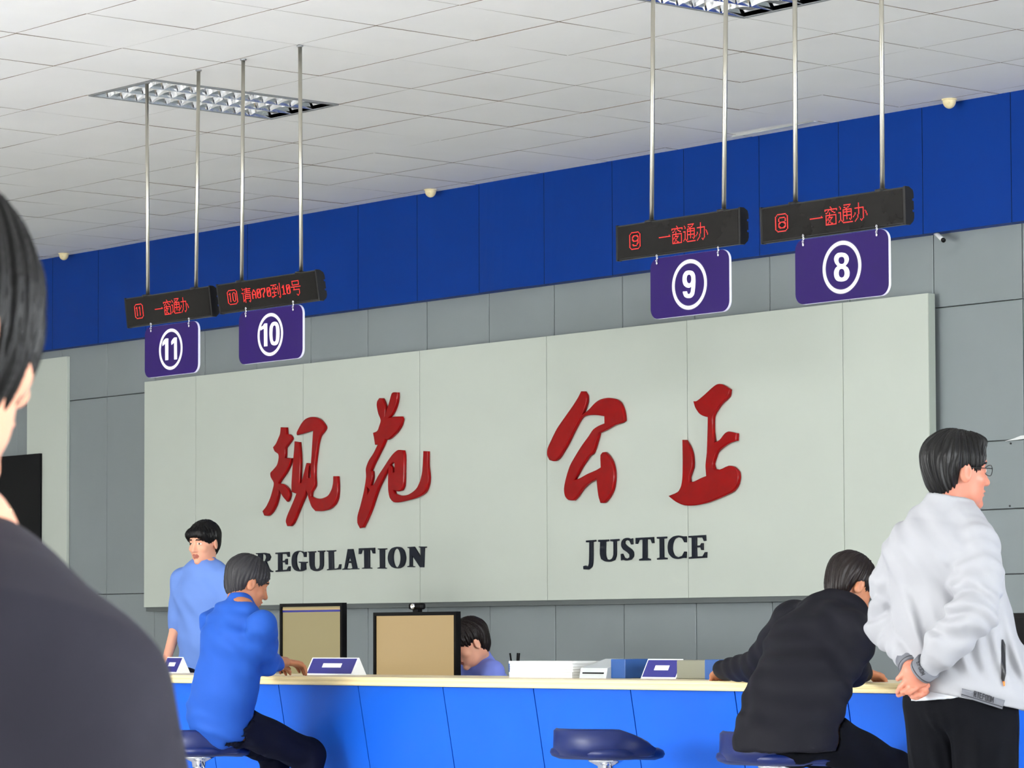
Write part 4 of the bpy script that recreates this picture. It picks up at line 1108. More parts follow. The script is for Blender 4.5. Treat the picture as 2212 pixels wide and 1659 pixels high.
M_skin = mat('skin', rgb(228, 166, 138), 0.48, sss=0.25, bump=0.05, bscale=400)
M_skinlight = mat('skin_light', rgb(186, 120, 98), 0.46, sss=0.3, bump=0.06, bscale=300)
M_skindark = mat('skin_tanned', rgb(172, 112, 80), 0.5, sss=0.2)
M_lip = mat('lips', rgb(168, 98, 84), 0.4, sss=0.2)
M_eye = mat('eye_white', rgb(225, 222, 215), 0.2)
M_hair = mat('black_hair', rgb(10, 9, 10), 0.42, spec=0.22, bump=0.5, bscale=90, stretch=(1, 1, .12))
M_hairgrey = mat('greying_hair', rgb(44, 43, 46), 0.5, spec=0.22, bump=0.5, bscale=90, stretch=(1, 1, .12))
M_hairbrown = mat('dark_brown_hair', rgb(22, 14, 13), 0.42, spec=0.22, bump=0.5, bscale=90, stretch=(1, 1, .12))
M_jacketdark = mat('charcoal_jacket', rgb(42, 41, 50), 0.75, spec=0.12, bump=0.15, bscale=600)
M_jacketblack = mat('black_jacket', rgb(19, 19, 26), 0.7, spec=0.12, bump=0.12, bscale=500)
M_windbreaker = mat('light_grey_windbreaker', rgb(158, 159, 164), 0.55, spec=0.12, bump=0.08, bscale=500)
M_band = mat('grey_elastic', rgb(112, 114, 121), 0.7, spec=0.12, bump=0.3, bscale=900, stretch=(1, 1, .2))
M_shirtwhite = mat('white_shirt', rgb(214, 218, 226), 0.65, spec=0.12)
M_shirtblue = mat('blue_shirt', rgb(36, 80, 166), 0.65, spec=0.12, bump=0.1, bscale=500)
M_uniform = mat('light_blue_uniform', rgb(104, 136, 205), 0.65, spec=0.12)
M_uniformb = mat('periwinkle_uniform', rgb(122, 136, 218), 0.65, spec=0.12)
M_trouser = mat('black_trousers', rgb(9, 10, 15), 0.8, spec=0.07, bump=0.2, bscale=700)
M_trousernavy = mat('navy_trousers', rgb(13, 16, 32), 0.8, spec=0.08, bump=0.2, bscale=700)
M_shoe = mat('black_shoes', rgb(18, 17, 17), 0.4)
M_orange = mat('orange_tab', rgb(240, 120, 40), 0.5)
M_dark = mat('dark_tape', rgb(12, 12, 18), 0.45)
M_letter = mat('band_letter_black', rgb(26, 26, 32), 0.6)

def camdir(r, f, z=0.0):
    """direction given as right / forward of the photographer, horizontal"""
    return nrm(_R * r + _F * f + _U * z)
UP = np.array([0, 0, 1.0])

def head_frame(fwd, pitch=0.0, roll=0.0):
    """rows: right, forward, up of the head; pitch > 0 bows it"""
    f = nrm(A3(fwd) * (1, 1, 0)); r = np.cross(f, UP)
    f2 = f * math.cos(pitch) - UP * math.sin(pitch); u2 = np.cross(r, f2)
    r2 = r * math.cos(roll) + u2 * math.sin(roll); u3 = -r * math.sin(roll) + u2 * math.cos(roll)
    return np.array([r2, f2, u3])
def head_parts(c, M, s=1.0, ears=True):
    """skin of the head as one distance, given its centre and frame"""
    c = A3(c)
    L = lambda x, y, z: c + (A3((x, y, z)) * s) @ M
    E = lambda p, r: ell(L(*p), A3(r) * s, M)
    base = smin([E((0, -.014, .044), (.074, .094, .084)), E((0, .022, -.012), (.063, .070, .088)),
                 E((0, .038, -.066), (.046, .046, .036))], .03 * s)
    face = [base, E((0, .076, -.092), (.020, .018, .016)), E((0, .077, .040), (.048, .018, .013)),
            E((.040, .058, -.018), (.022, .022, .020)), E((-.040, .058, -.018), (.022, .022, .020)),
            cap(L(0, .084, .020), L(0, .106, -.022), .008 * s, .0125 * s)]
    f = smin(face, .014 * s)
    f = smin([f, E((.013, .093, -.026), (.008, .010, .008)), E((-.013, .093, -.026), (.008, .010, .008))], .006 * s)
    for sx in (-1, 1):
        f = ssub(f, E((sx * .032, .098, .014), (.017, .016, .011)), .010 * s)
        f = smin([f, E((sx * .031, .076, .013), (.013, .0125, .0115))], .002 * s)
    f = smin([f, E((0, .087, -.0515), (.023, .013, .0065))], .004 * s)
    f = smin([f, E((0, .084, -.0635), (.020, .013, .0070))], .004 * s)
    f = ssub(f, E((0, .102, -.0570), (.021, .012, .0018)), .003 * s)
    if ears:
        for sx in (-1, 1):
            R = head_ear_frame(M, sx)
            f = smin([f, ell(L(sx * .077, -.010, .000), A3((.009, .019, .032)) * s, R)], .006 * s)
            f = ssub(f, ell(L(sx * .088, -.004, .003), A3((.006, .010, .018)) * s, R), .005 * s)
    return f
def head_ear_frame(M, sx):
    a = math.radians(22) * sx
    r = M[0] * math.cos(a) - M[1] * math.sin(a); f = M[0] * math.sin(a) + M[1] * math.cos(a)
    return np.array([r, f, M[2]])
def strands(c, M, amp=.0022, n=46):
    c = A3(c)
    def g(P):
        q = (P - c) @ M.T
        a = np.arctan2(q[:, 0], -q[:, 1] + .02); b = q[:, 2] * 40
        return amp * np.sin(n * a + 2.2 * np.sin(b * .7 + 3 * a)) + amp * .7 * np.sin(n * .53 * a + b)
    return g
def hair_parts(c, M, s=1.0, style='short', thick=.009):
    c = A3(c)
    L = lambda x, y, z: c + (A3((x, y, z)) * s) @ M
    E = lambda p, r: ell(L(*p), A3(r) * s, M)
    if style == 'long':
        shell = E((0, -.004, .022), (.084, .108, .118))
        face = E((0, .100, -.088), (.072, .078, .062))
    else:
        skull = smin([E((0, -.014, .044), (.074, .094, .084)), E((0, -.048, -.018), (.054, .046, .060))], .03 * s)
        def tk(P):
            z = ((P - c) @ M[2]) / s
            return -s * (.0025 + (thick + .003) * np.clip((z + .055) / .11, 0, 1) ** .8)
        shell = disp(inflate(skull, .0), tk); shell.bb = inflate(skull, .02).bb
        face = E((0, .085, -.030), (.075, .075, .093))
    f = ssub(shell, face, .012 * s)
    for sx in (-1, 1):
        if style == 'long': f = ssub(f, E((sx * .100, .0, -.075), (.040, .050, .040)), .008 * s)
        else: f = ssub(f, E((sx * .095, .004, -.032), (.046, .052, .056)), .008 * s)
    f = cut(f, L(0, -.05, -.062 if style == 'short' else -.10), -M[2] - .25 * M[1] * -1)
    if style == 'fringe':
        f = smin([f, E((0, .074, .072), (.062, .026, .030)), E((.045, .055, .060), (.028, .035, .034)), E((-.045, .055, .060), (.028, .035, .034))], .018 * s)
    if style == 'top':
        f = smin([f, E((0, .052, .104), (.058, .040, .022))], .03 * s)
    return disp(f, strands(c, M, .0022 * s))

def hand_parts(w, d, n, side, s=1.0, curl=.5, spread=.10):
    """w wrist, d pointing direction, n back-of-hand normal; side=+1 when the thumb lies along d x n"""
    w, d = A3(w), nrm(d); n = A3(n); n = nrm(n - d * (n @ d)); x = np.cross(d, n) * side
    fs = [ecap(w - d * .02 * s, w + d * .085 * s, (.026 * s, .019 * s), (.040 * s, .014 * s), x)]
    lens = [.074, .082, .077, .060]; off = [.028, .0095, -.0095, -.027]
    for k in range(4):
        b = w + (d * (.085 - .004 * abs(k - 1)) + x * off[k]) * s
        dd = nrm(d + x * (1.5 - k) * spread)
        c1 = curl * (.55 + .12 * k); l1, l2, l3 = lens[k] * .46, lens[k] * .31, lens[k] * .25
        d1 = nrm(dd * math.cos(c1) - n * math.sin(c1)); d2 = nrm(dd * math.cos(c1 * 2.1) - n * math.sin(c1 * 2.1)); d3 = nrm(dd * math.cos(c1 * 2.8) - n * math.sin(c1 * 2.8))
        p1 = b + d1 * l1 * s; p2 = p1 + d2 * l2 * s; p3 = p2 + d3 * l3 * s
        fs += [smin([cap(b - d * .01 * s, p1, .0098 * s, .0088 * s), cap(p1, p2, .0088 * s, .0080 * s), cap(p2, p3, .0080 * s, .0066 * s)], .003)]
    t0 = w + (d * .022 + x * .024) * s; t1 = t0 + nrm(d * .7 + x * .75 - n * .25) * .038 * s
    t2 = t1 + nrm(d * .95 + x * .30 - n * .25) * .032 * s; t3 = t2 + nrm(d + x * .05 - n * .3) * .024 * s
    fs += [smin([cap(t0, t1, .015 * s, .0118 * s), cap(t1, t2, .0115 * s, .0098 * s), cap(t2, t3, .0098 * s, .0078 * s)], .005)]
    return smin(fs, .006)

def wrinkle(amp, dirs, seed=0):
    r = np.random.default_rng(seed)
    ph = r.uniform(0, 6.28, len(dirs) * 3).reshape(-1, 3)
    def g(P):
        d = 0
        for (v, fr), p in zip(dirs, ph):
            v = A3(v); t = P @ v * fr + 1.1 * np.sin(P[:, 2] * 9 + p[1]) + .9 * np.sin((P[:, 0] + P[:, 1]) * 12 + p[2]) + p[0]
            d = d + np.sin(t) * np.clip(.5 + np.sin(P @ A3((7, 5, 9)) + p[1]), 0, 1)
        return amp * d / math.sqrt(len(dirs))
    return g

def join_arrays(parts):
    V, Fq, b = [], [], 0
    mi = []
    for (v, f, k) in parts:
        V.append(v); Fq.append(f + b); b += len(v); mi += list(k if hasattr(k, '__len__') else [k] * len(f))
    return np.concatenate(V), np.concatenate(Fq), mi

def face_mats(V, Fq, c, M, s=1.0):
    q = ((V[Fq].mean(1)) - A3(c)) @ M.T / s
    mi = np.zeros(len(Fq), int)
    x, y, z = q.T
    lips = (y > .078) & (np.abs(x) < .0225 * (1 - ((z + .0575) / .016) ** 2).clip(0, 1) ** .5) & (z < -.045) & (z > -.071)
    mi[lips] = 1
    eye = (y > .078) & (np.abs(np.abs(x) - .031) < .011) & (np.abs(z - .013) < .0045)
    mi[eye] = 2
    iris = eye & (np.abs(np.abs(x) - .031) < .0048); mi[iris] = 3
    brow = (y > .07) & (np.abs(np.abs(x) - .032) < .018) & (np.abs(z - .034 - .12 * (.03 - np.abs(np.abs(x) - .026))) < .0035); mi[brow] = 3
    return mi

def figure(J, label, skin, hairmat, hs=1.0, hh=.005, bh=.014, hair='short', hpitch=0.0, hroll=0.0, hands=('L', 'R'), handh=.0045, group=None, curl=.5, custom_hands=None, handn=None):
    """skin of the whole body as one mesh object (the person), hair as its child"""
    M = head_frame(J['hf'], hpitch, hroll); c = A3(J['head'])
    L = lambda x, y, z: c + (A3((x, y, z)) * hs) @ M
    hd = head_parts(c, M, hs)
    nb = A3(J['neck'])
    hd = smin([hd, cap(L(0, -.022, -.045), nb, .052 * hs, .060 * hs)], .018)
    vh, fh = surfnet(hd, hh); parts = [(vh, fh, face_mats(vh, fh, c, M, hs))]
    right = nrm(A3(J['shR']) - A3(J['shL']))
    tor = [ecap(J['neck'], J['chest'], (.10, .07), (.155, .105), right), ecap(J['chest'], J['waist'], (.155, .105), (.135, .095), right), ecap(J['waist'], J['pelvis'], (.135, .095), (.155, .105), right)]
    limbs = []
    for s in 'LR':
        limbs += [cap(J['sh' + s], J['el' + s], .045, .037), cap(J['el' + s], J['wr' + s], .037, .025)]
        limbs += [cap(J['hip' + s], J['kn' + s], .075, .050), cap(J['kn' + s], J['an' + s], .050, .035), cap(J['an' + s], J['toe' + s], .035, .026)]
    vb, fb = surfnet(smin(tor + limbs, .03), bh); parts.append((vb, fb, 0))
    if custom_hands:
        for hp in custom_hands:
            v, f = surfnet(hp, handh); parts.append((v, f, 0))
    else:
        for s in hands:
            w = A3(J['wr' + s]); d = J.get('hd' + s); d = nrm(w - A3(J['el' + s])) if d is None else d
            n = J.get('hn' + s); n = UP if n is None else n
            sd = 1 if (np.cross(nrm(d), n) @ right) * (1 if s == 'R' else -1) < 0 else -1
            v, f = surfnet(hand_parts(w, d, n, sd, curl=curl), handh); parts.append((v, f, 0))
    V, Fq, mi = join_arrays(parts)
    o = arr_obj('person', V, Fq, skin, mats=[skin, M_lip, M_eye, M_hair], midx=mi)
    base = (A3(J['anL']) + A3(J['anR'])) / 2
    set_origin(o, (base[0], base[1], 0))
    bpy.context.view_layer.update()
    tag(o, label, 'person')
    if group: o['group'] = group
    hp = hair_parts(c, M, hs, hair)
    sdf_obj('hair', hp, hh * .8, hairmat, o)
    return o, M

def trousers(J, o, m, r=(.098, .074, .056), h=.010, wr=None, hipw=.165, hipd=.125, rise=None, under=None):
    right = nrm(A3(J['shR']) - A3(J['shL']))
    top = A3(J['pelvis']) + (A3(J['waist']) - A3(J['pelvis'])) * .42 if rise is None else A3(rise)
    fs = [ecap(top, J['pelvis'], (hipw * .93, hipd * .93), (hipw, hipd), right)]
    for s in 'LR':
        fs += [smin([cap(J['hip' + s], J['kn' + s], r[0], r[1]), cap(J['kn' + s], A3(J['an' + s]) + (A3(J['kn' + s]) - A3(J['an' + s])) * .06, r[1], r[2])], .03)]
    f = smin(fs, .025)
    if wr: f = disp(f, wr)
    if under is not None: f = ssub(f, inflate(under, .003), .006)
    return sdf_obj('trousers', f, h, m, o)
def shoes(J, o, h=.007):
    for s in 'LR':
        a, t = A3(J['an' + s]).copy(), A3(J['toe' + s]).copy()
        d = nrm((t - a) * (1, 1, 0)); sd = np.cross(d, UP)
        zb = t[2] - .026 - .006
        heel = a - d * .035; heel[2] = zb + .035; a2 = a.copy(); a2[2] = zb + .075; t2 = t + d * .015; t2[2] = zb + .032
        f = smin([ecap(heel, t2, (.036, .034), (.045, .030), sd), ecap(heel + d * .03, a2, (.036, .042), (.036, .042), sd)], .02)
        f = cut(f, (0, 0, zb), (0, 0, -1))
        sdf_obj('shoe', f, h, M_shoe, o)

# ---------------------------------------------------------------- the standing man in the light windbreaker
def standing_man():
    D = 9.5
    fd = camdir(.74, .67); rt = np.cross(fd, UP)
    pel = W(2074, 1505, 9.55); pel_z = pel[2]
    J = dict(head=W(2066, 1024, 9.5), hf=camdir(.93, .36), neck=W(2046, 1112, 9.5), chest=W(2040, 1205, 9.5), waist=W(2062, 1370, 9.54), pelvis=pel,
             shR=W(2112, 1162, 9.40), shL=W(1972, 1190, 9.60), elR=W(2106, 1322, 9.28), elL=W(1922, 1350, 9.72), wrR=W(1992, 1450, 9.40), wrL=W(1972, 1436, 9.52))
    for s, sg in (('R', 1), ('L', -1)):
        hip = pel + rt * .088 * sg; hip[2] -= .03
        kn = pel + rt * .085 * sg + fd * .03; kn[2] = .47
        an = pel + rt * .085 * sg - fd * .02; an[2] = .085
        toe = an + fd * .15; toe[2] = .032
        J['hip' + s], J['kn' + s], J['an' + s], J['toe' + s] = hip, kn, an, toe
    HC_ = (1920, 1400, 13.825)
    def hp(a, b, d): return W(HC_[0] + a / HC_[2], HC_[1] + b / HC_[2], d)
    def chain(pts, rs, k=.003): return smin([cap(pts[i], pts[i + 1], rs[i], rs[i + 1]) for i in range(len(pts) - 1)], k)
    mm = .0001                                              # crop pixel in metres
    # right hand: palm turned out, thumb up-left, fingers down-left
    d0 = 9.415
    palm = [ell(hp(700, 760, d0), (.024, .034, .020), np.array([camdir(.8, .2), _U, camdir(-.2, .8)])),
            cap(hp(960, 640, 9.41), hp(800, 780, d0), .027, .026), cap(hp(800, 900, d0), hp(620, 1010, d0 + .002), .025, .019), cap(hp(930, 980, d0), hp(760, 1120, d0 + .004), .024, .019),
            cap(hp(830, 640, d0 - .008), hp(640, 640, d0 - .004), .022, .020)]
    thumb = chain([hp(690, 600, d0 - .002), hp(540, 640, d0 + .002), hp(420, 810, d0 + .004), hp(270, 920, d0 + .006)], [.018, .0145, .0112, .0072])
    idx = chain([hp(640, 930, d0 - .004), hp(500, 1030, d0 - .004), hp(360, 1170, d0 + .002), hp(255, 1320, d0 + .008)], [.0135, .0102, .0092, .0066])
    mid = chain([hp(700, 1040, d0 + .004), hp(560, 1160, d0 + .004), hp(420, 1330, d0 + .012), hp(290, 1400, d0 + .016)], [.0125, .0100, .0092, .0074])
    rng_ = chain([hp(760, 1080, d0 - .006), hp(650, 1190, d0 - .012), hp(520, 1270, d0 - .010), hp(405, 1310, d0 - .008)], [.012, .0100, .0088, .0068])
    pin = chain([hp(850, 1110, d0 - .008), hp(740, 1230, d0 - .016), hp(630, 1310, d0 - .014), hp(530, 1335, d0 - .012)], [.011, .0092, .0082, .0064])
    rh = smin([smin(palm, .016), smin([thumb, idx, mid, rng_, pin], .0015)], .004)
    # left hand: cupped underneath, its fingers closing round the heel of the right hand, thumb tip on top
    e0 = 9.435
    lpalm = [cap(hp(640, 500, 9.50), hp(700, 900, 9.475), .025, .026), ell(hp(860, 1200, e0 + .02), (.040, .022, .030), np.array([camdir(.8, .2), camdir(-.2, .8), _U]))]
    lthumb = chain([hp(900, 1040, e0 + .012), hp(1050, 1050, e0 - .004), hp(1140, 1120, e0 - .022)], [.014, .012, .0092])
    l1 = chain([hp(840, 1270, e0), hp(930, 1230, e0 - .022), hp(1060, 1220, e0 - .028), hp(1110, 1270, e0 - .016)], [.0115, .0108, .0100, .0085])
    l2 = chain([hp(740, 1300, e0), hp(800, 1370, e0 - .024), hp(940, 1380, e0 - .030), hp(1060, 1350, e0 - .020)], [.0115, .0105, .0098, .0085])
    l3 = chain([hp(680, 1330, e0 + .004), hp(740, 1440, e0 - .012), hp(850, 1450, e0 - .020), hp(960, 1420, e0 - .012)], [.011, .0098, .0090, .0080])
    l4 = chain([hp(670, 1330, e0 + .012), hp(720, 1440, e0 + .004), hp(800, 1470, e0 - .002), hp(880, 1440, e0)], [.010, .0088, .0080, .0070])
    lh = smin([smin(lpalm, .016), smin([lthumb, l1, l2, l3, l4], .0028)], .006)
    o, M = figure(J, 'person standing at right in a light grey windbreaker, hands clasped behind the back', M_skinlight, M_hair, hs=.95, hh=.0036, bh=.013, hair='top', hpitch=.03, custom_hands=[rh, lh], handh=.0021)
    # trousers with hanging folds
    def folds(P):
        q = P - pel; a = np.arctan2(q @ rt, q @ fd)
        k = np.clip((pel_z + .02 - P[:, 2]) * 5, 0, 1)
        return -k * (.0042 * np.sin(9 * a + 3 * P[:, 2]) + .003 * np.sin(17 * a - 5 * P[:, 2])) + .003 * np.sin(P[:, 2] * 26 + 3 * a) * np.clip(1 - k * .8, 0, 1)
    trousers(J, o, M_trouser, r=(.105, .088, .072), h=.009, wr=folds, hipw=.166, hipd=.132, rise=W(2070, 1440, 9.55))
    shoes(J, o)
    # white shirt tail hanging below the jacket at the back
    sh = ecap(W(2066, 1420, 9.54), W(2078, 1520, 9.55), (.150, .125), (.172, .142), rt)
    sh = cut(sh, W(1990, 1516, 9.4), nrm(-_U + camdir(.0, 1) * .0 + _R * .10)); sh = cut(sh, W(1990, 1440, 9.4), _U)
    sdf_obj('shirt_tail', sh, .006, M_shirtwhite, o)
    # windbreaker
    body = [ecap(W(2046, 1128, 9.5), W(2036, 1195, 9.5), (.125, .085), (.185, .125), rt),
            ecap(W(2036, 1195, 9.5), W(2056, 1330, 9.53), (.185, .125), (.180, .150), rt),
            ecap(W(2056, 1330, 9.53), W(2098, 1480, 9.56), (.180, .150), (.186, .176), rt),
            ecap(W(2098, 1480, 9.56), W(2108, 1560, 9.57), (.186, .176), (.192, .196), rt)]
    bd = smin(body, .04)
    hem_c = W(2085, 1509, 9.45); hem_n = nrm(-_U + nrm(_R * 1.0) * -.20)
    bd = cut(bd, hem_c, hem_n)
    yy = lambda P: P
    def bodywr(P):
        q = P - A3(W(2078, 1400, 9.5)); a = q @ _R; z = P[:, 2] - hem_c[2] + a * .20
        low = np.clip(1.0 - z / .34, 0, 1)
        g = np.sin(a * 105 + z * 46 + 1.2 * np.sin(z * 17)) + .7 * np.sin(a * 61 + z * 33 + .9 + 1.3 * np.sin(z * 11))
        gather = np.clip(1 - z / .12, 0, 1) * np.sin(a * 260 + 2 * np.sin(z * 30)) * .0016
        hemroll = -.010 * np.exp(-((z - .035) / .02) ** 2)
        fade = 1 - np.exp(-(np.maximum(z - .045 - a * -.0, 0) / .05) ** 2)
        return (.0125 * low * g + .0035 * np.sin(q @ A3((60, 20, 45)) + 1.5 * np.sin(z * 14)) + gather) * fade + hemroll * .5
    bd = disp(bd, bodywr)
    sR = smin([cap(W(2108, 1172, 9.40), W(2112, 1255, 9.34), .070, .069), cap(W(2112, 1255, 9.34), W(2103, 1322, 9.29), .069, .066), cap(W(2103, 1322, 9.29), W(2045, 1392, 9.33), .066, .055), cap(W(2045, 1392, 9.33), W(2006, 1438, 9.384), .055, .038)], .03)
    sL = smin([cap(W(1968, 1184, 9.61), W(1932, 1255, 9.69), .070, .066), cap(W(1932, 1255, 9.69), W(1920, 1352, 9.72), .066, .062), cap(W(1920, 1352, 9.72), W(1960, 1426, 9.535), .062, .037)], .03)
    def slw(el, ax, seed):
        el = A3(el); ax = nrm(ax); r = np.random.default_rng(seed)
        def g(P):
            q = P - el; d = np.linalg.norm(q, axis=1); t = q @ ax; w_ = np.exp(-(d / .10) ** 2)
            base = .0038 * np.sin(P @ A3((46, 30, 58)) + 1.7 * np.sin(P[:, 2] * 21)) + .0024 * np.sin(P @ A3((-70, 52, 85)))
            return w_ * (.012 * np.sin(t * 105 + 1.4 * np.sin((q @ _R) * 40))) + base
        return g
    sR = disp(sR, slw(W(2075, 1318, 9.28), W(2045, 1392, 9.33) - W(2110, 1200, 9.36), 3))
    sL = disp(sL, slw(W(1922, 1325, 9.73), W(1962, 1428, 9.53) - W(1940, 1200, 9.66), 4))
    col = ecap(W(2044, 1122, 9.5), W(2056, 1064, 9.5), (.080, .078), (.070, .068), rt)
    col = ssub(col, ecap(W(2044, 1132, 9.5), W(2062, 1035, 9.5), (.063, .061), (.061, .059), rt), .006)
    col = cut(col, W(2054, 1074, 9.5), nrm(_U + _R * .22))
    jk = smin([smin([bd, sL], .035), sR], .018)
    jk = smin([jk, col], .012)
    jv, jf = surfnet(jk, .0065)
    jo = arr_obj('windbreaker', jv, jf, M_windbreaker, o)
    tree = BVHTree.FromPolygons([tuple(v) for v in jv], [tuple(f) for f in jf])
    bv, bf = surfnet(inflate(smin(body, .04), .0045), .011)
    tree_b = BVHTree.FromPolygons([tuple(v) for v in bv], [tuple(f) for f in bf])
    use = [tree]
    def onto(u, v, off):
        d = ray(u, v); n_ = nrm(d)
        loc, nor, idx, dist = use[0].ray_cast(Vector(EYE), Vector(n_))
        if loc is None: return None
        return A3(loc) - n_ * off
    def drape(quad, nx, ny, off, name, m, th=.0012):
        """a patch lying on the cloth, given by its four corners in the view it was measured in"""
        (a, b, c_, d_) = [A3(q) for q in quad]
        V, Fc = [], []
        last = None
        for j in range(ny + 1):
            for i in range(nx + 1):
                s, t = i / nx, j / ny
                q = (a * (1 - s) + b * s) * (1 - t) + (d_ * (1 - s) + c_ * s) * t
                p = onto(q[0], q[1], off)
                if p is None: p = last if last is not None else W(q[0], q[1], 9.4)
                last = p; V.append(p)
        n0 = len(V); vn = -CF * 1.0
        V += [v - vn * th for v in V]
        for j in range(ny):
            for i in range(nx):
                k = j * (nx + 1) + i; Fc += [(k, k + 1, k + nx + 2, k + nx + 1), (n0 + k, n0 + k + nx + 1, n0 + k + nx + 2, n0 + k + 1)]
        for i in range(nx):
            Fc.append((i, n0 + i, n0 + i + 1, i + 1)); k = ny * (nx + 1) + i; Fc.append((k, k + 1, n0 + k + 1, n0 + k))
        for j in range(ny):
            k = j * (nx + 1); Fc.append((k, k + nx + 1, n0 + k + nx + 1, n0 + k)); k += nx; Fc.append((k, n0 + k, n0 + k + nx + 1, k + nx + 1))
        return V, Fc
    def dr(name, quad, nx, ny, off, m, parent):
        V, Fc = drape(quad, nx, ny, off, name, m); return mesh_obj(name, V, Fc, m, parent, smooth=True)
    use[0] = tree_b
    HB = [(2078, 1487), (2171, 1513), (2165, 1532), (2076, 1504)]
    band = dr('hem_band', HB, 26, 5, .0035, M_band, jo)
    dr('hem_line', [(2076.5, 1499), (2166.5, 1526.5), (2166, 1528), (2076.4, 1500.3)], 26, 1, .0055, M_letter, jo)
    FONT = {'R': [((0, 0), (0, 1)), ((0, 1), (.8, 1)), ((.8, 1), (.8, .52)), ((.8, .52), (0, .52)), ((.3, .52), (.9, 0))],
            'T': [((0, 1), (1, 1)), ((.5, 1), (.5, 0))], 'E': [((0, 0), (0, 1)), ((0, 1), (.85, 1)), ((0, .52), (.75, .52)), ((0, 0), (.85, 0))],
            'F': [((0, 0), (0, 1)), ((0, 1), (.85, 1)), ((0, .52), (.75, .52))], 'O': [((0, 0), (0, 1)), ((0, 1), (.85, 1)), ((.85, 1), (.85, 0)), ((.85, 0), (0, 0))],
            'M': [((0, 0), (0, 1)), ((0, 1), (.5, .35)), ((.5, .35), (1, 1)), ((1, 1), (1, 0))]}
    def write(word, p0, p1, up, gap, parent, th=.9, off=.0055):
        """p0..p1 baseline in view pixels, up = cap-height vector"""
        p0, p1, up = A3(p0), A3(p1), A3(up); n = len(word); adv = (p1 - p0) / n
        for k, ch in enumerate(word):
            V, Fc = [], []
            for (a, b) in FONT[ch]:
                P_ = lambda s: p0 + adv * (k + s[0] * (1 - gap)) + up * s[1]
                A, B_ = P_(a), P_(b); d = B_ - A; L = np.linalg.norm(d); d /= L; nn = np.array([-d[1], d[0]]) * th * .5
                A = A - d * th * .4; B_ = B_ + d * th * .4
                v, f = drape([A + nn, B_ + nn, B_ - nn, A - nn], 4, 1, off, '', None, .0008); b0 = len(V)
                V += v; Fc += [tuple(i + b0 for i in q) for q in f]
            mesh_obj('band_letter', V, Fc, M_letter, parent)
    write('RTEFOOM', (2104, 1504.5), (2147, 1518), (1.2, -11.5), .26, band, th=1.7)
    use[0] = tree
    # cuff of the near sleeve, stretched round the wrist
    cuff_tree = None
    # the cuffs themselves as short rings, so the wrists leave a closed opening
    for a, b, r1, r2 in ((W(2003, 1440, 9.387), W(1988, 1453, 9.402), .0435, .0395), (W(1964, 1426, 9.53), W(1970, 1442, 9.50), .041, .037)):
        ax = nrm(b - a); e1 = nrm(np.cross(ax, UP)); e2 = np.cross(ax, e1)
        L = np.linalg.norm(b - a)
        prof = [(r1 - .006, -.004), (r1, -.004), (r2 + .001, L * .75), (r2 + .0016, L * .8), (r2, L), (r2 - .006, L)]
        lm = lathe_mesh(a, prof, 28, axis=ax)
        co = MB().add(lm).build('cuff', M_band, jo)
        if cuff_tree is None:
            cuff_tree = BVHTree.FromPolygons([tuple(v) for v in lm[0]], [tuple(f) for f in lm[1]]); near_cuff = co
        MB().add(lathe_mesh(a, [(r2 + .0022, L * .70), (r2 + .0024, L * .78), (r2 - .002, L * .79)], 28, axis=ax)).build('cuff_line', M_letter, jo)
    # letters on the cuff: the part of the word in sight
    use[0] = cuff_tree
    W9 = lambda q: (1920 + q[0] / 13.825, 1400 + q[1] / 13.825)
    write('EFOOM', W9((830, 430)), W9((985, 835)), (7.4, -3.2), .26, near_cuff, th=1.3, off=.0015)
    use[0] = tree
    # pocket zip
    zx = [(2163, 1381), (2168, 1380), (2172, 1392), (2173, 1440), (2173, 1462), (2168, 1474), (2163, 1470), (2164, 1430), (2163.5, 1400)]
    L_, R_ = [(2164, 1382), (2163.5, 1400), (2164, 1430), (2162.5, 1466), (2166, 1475)], [(2167, 1381), (2172, 1393), (2172.5, 1430), (2173.5, 1455), (2169, 1473)]
    pk_v, pk_f = [], []
    for k in range(len(L_) - 1):
        v, f = drape([L_[k], R_[k], R_[k + 1], L_[k + 1]], 3, 6, .004, '', None); b0 = len(pk_v)
        pk_v += v; pk_f += [tuple(i + b0 for i in q) for q in f]
    pk = mesh_obj('pocket_zip', pk_v, pk_f, M_dark, jo)
    dr('zip_pull', [(2166, 1472), (2171, 1472), (2171, 1482), (2168, 1482)], 2, 3, .007, M_orange, pk)
    # front opening edge: dark zip sliver at the right outline
    # thin spectacles
    c = A3(J['head']); s = .95
    Lh = lambda x, y, z: c + (A3((x, y, z)) * s) @ M
    mb = MB()
    for sx in (-1, 1):
        mb.tube([Lh(sx * .034 + .024 * math.cos(a), .101 - .006 * abs(math.cos(a)), .014 + .017 * math.sin(a)) for a in np.linspace(0, 2 * math.pi, 20, endpoint=False)], .0011, 6, closed=True)
        mb.tube([Lh(sx * .058, .096, .018), Lh(sx * .072, .05, .018), Lh(sx * .079, -.005, .016), Lh(sx * .079, -.022, .004)], .0013, 6)
    mb.tube([Lh(-.010, .101, .018), Lh(0, .106, .020), Lh(.010, .101, .018)], .0011, 6)
    mb.build('spectacles', M_black, o)
    return o
standing_man()
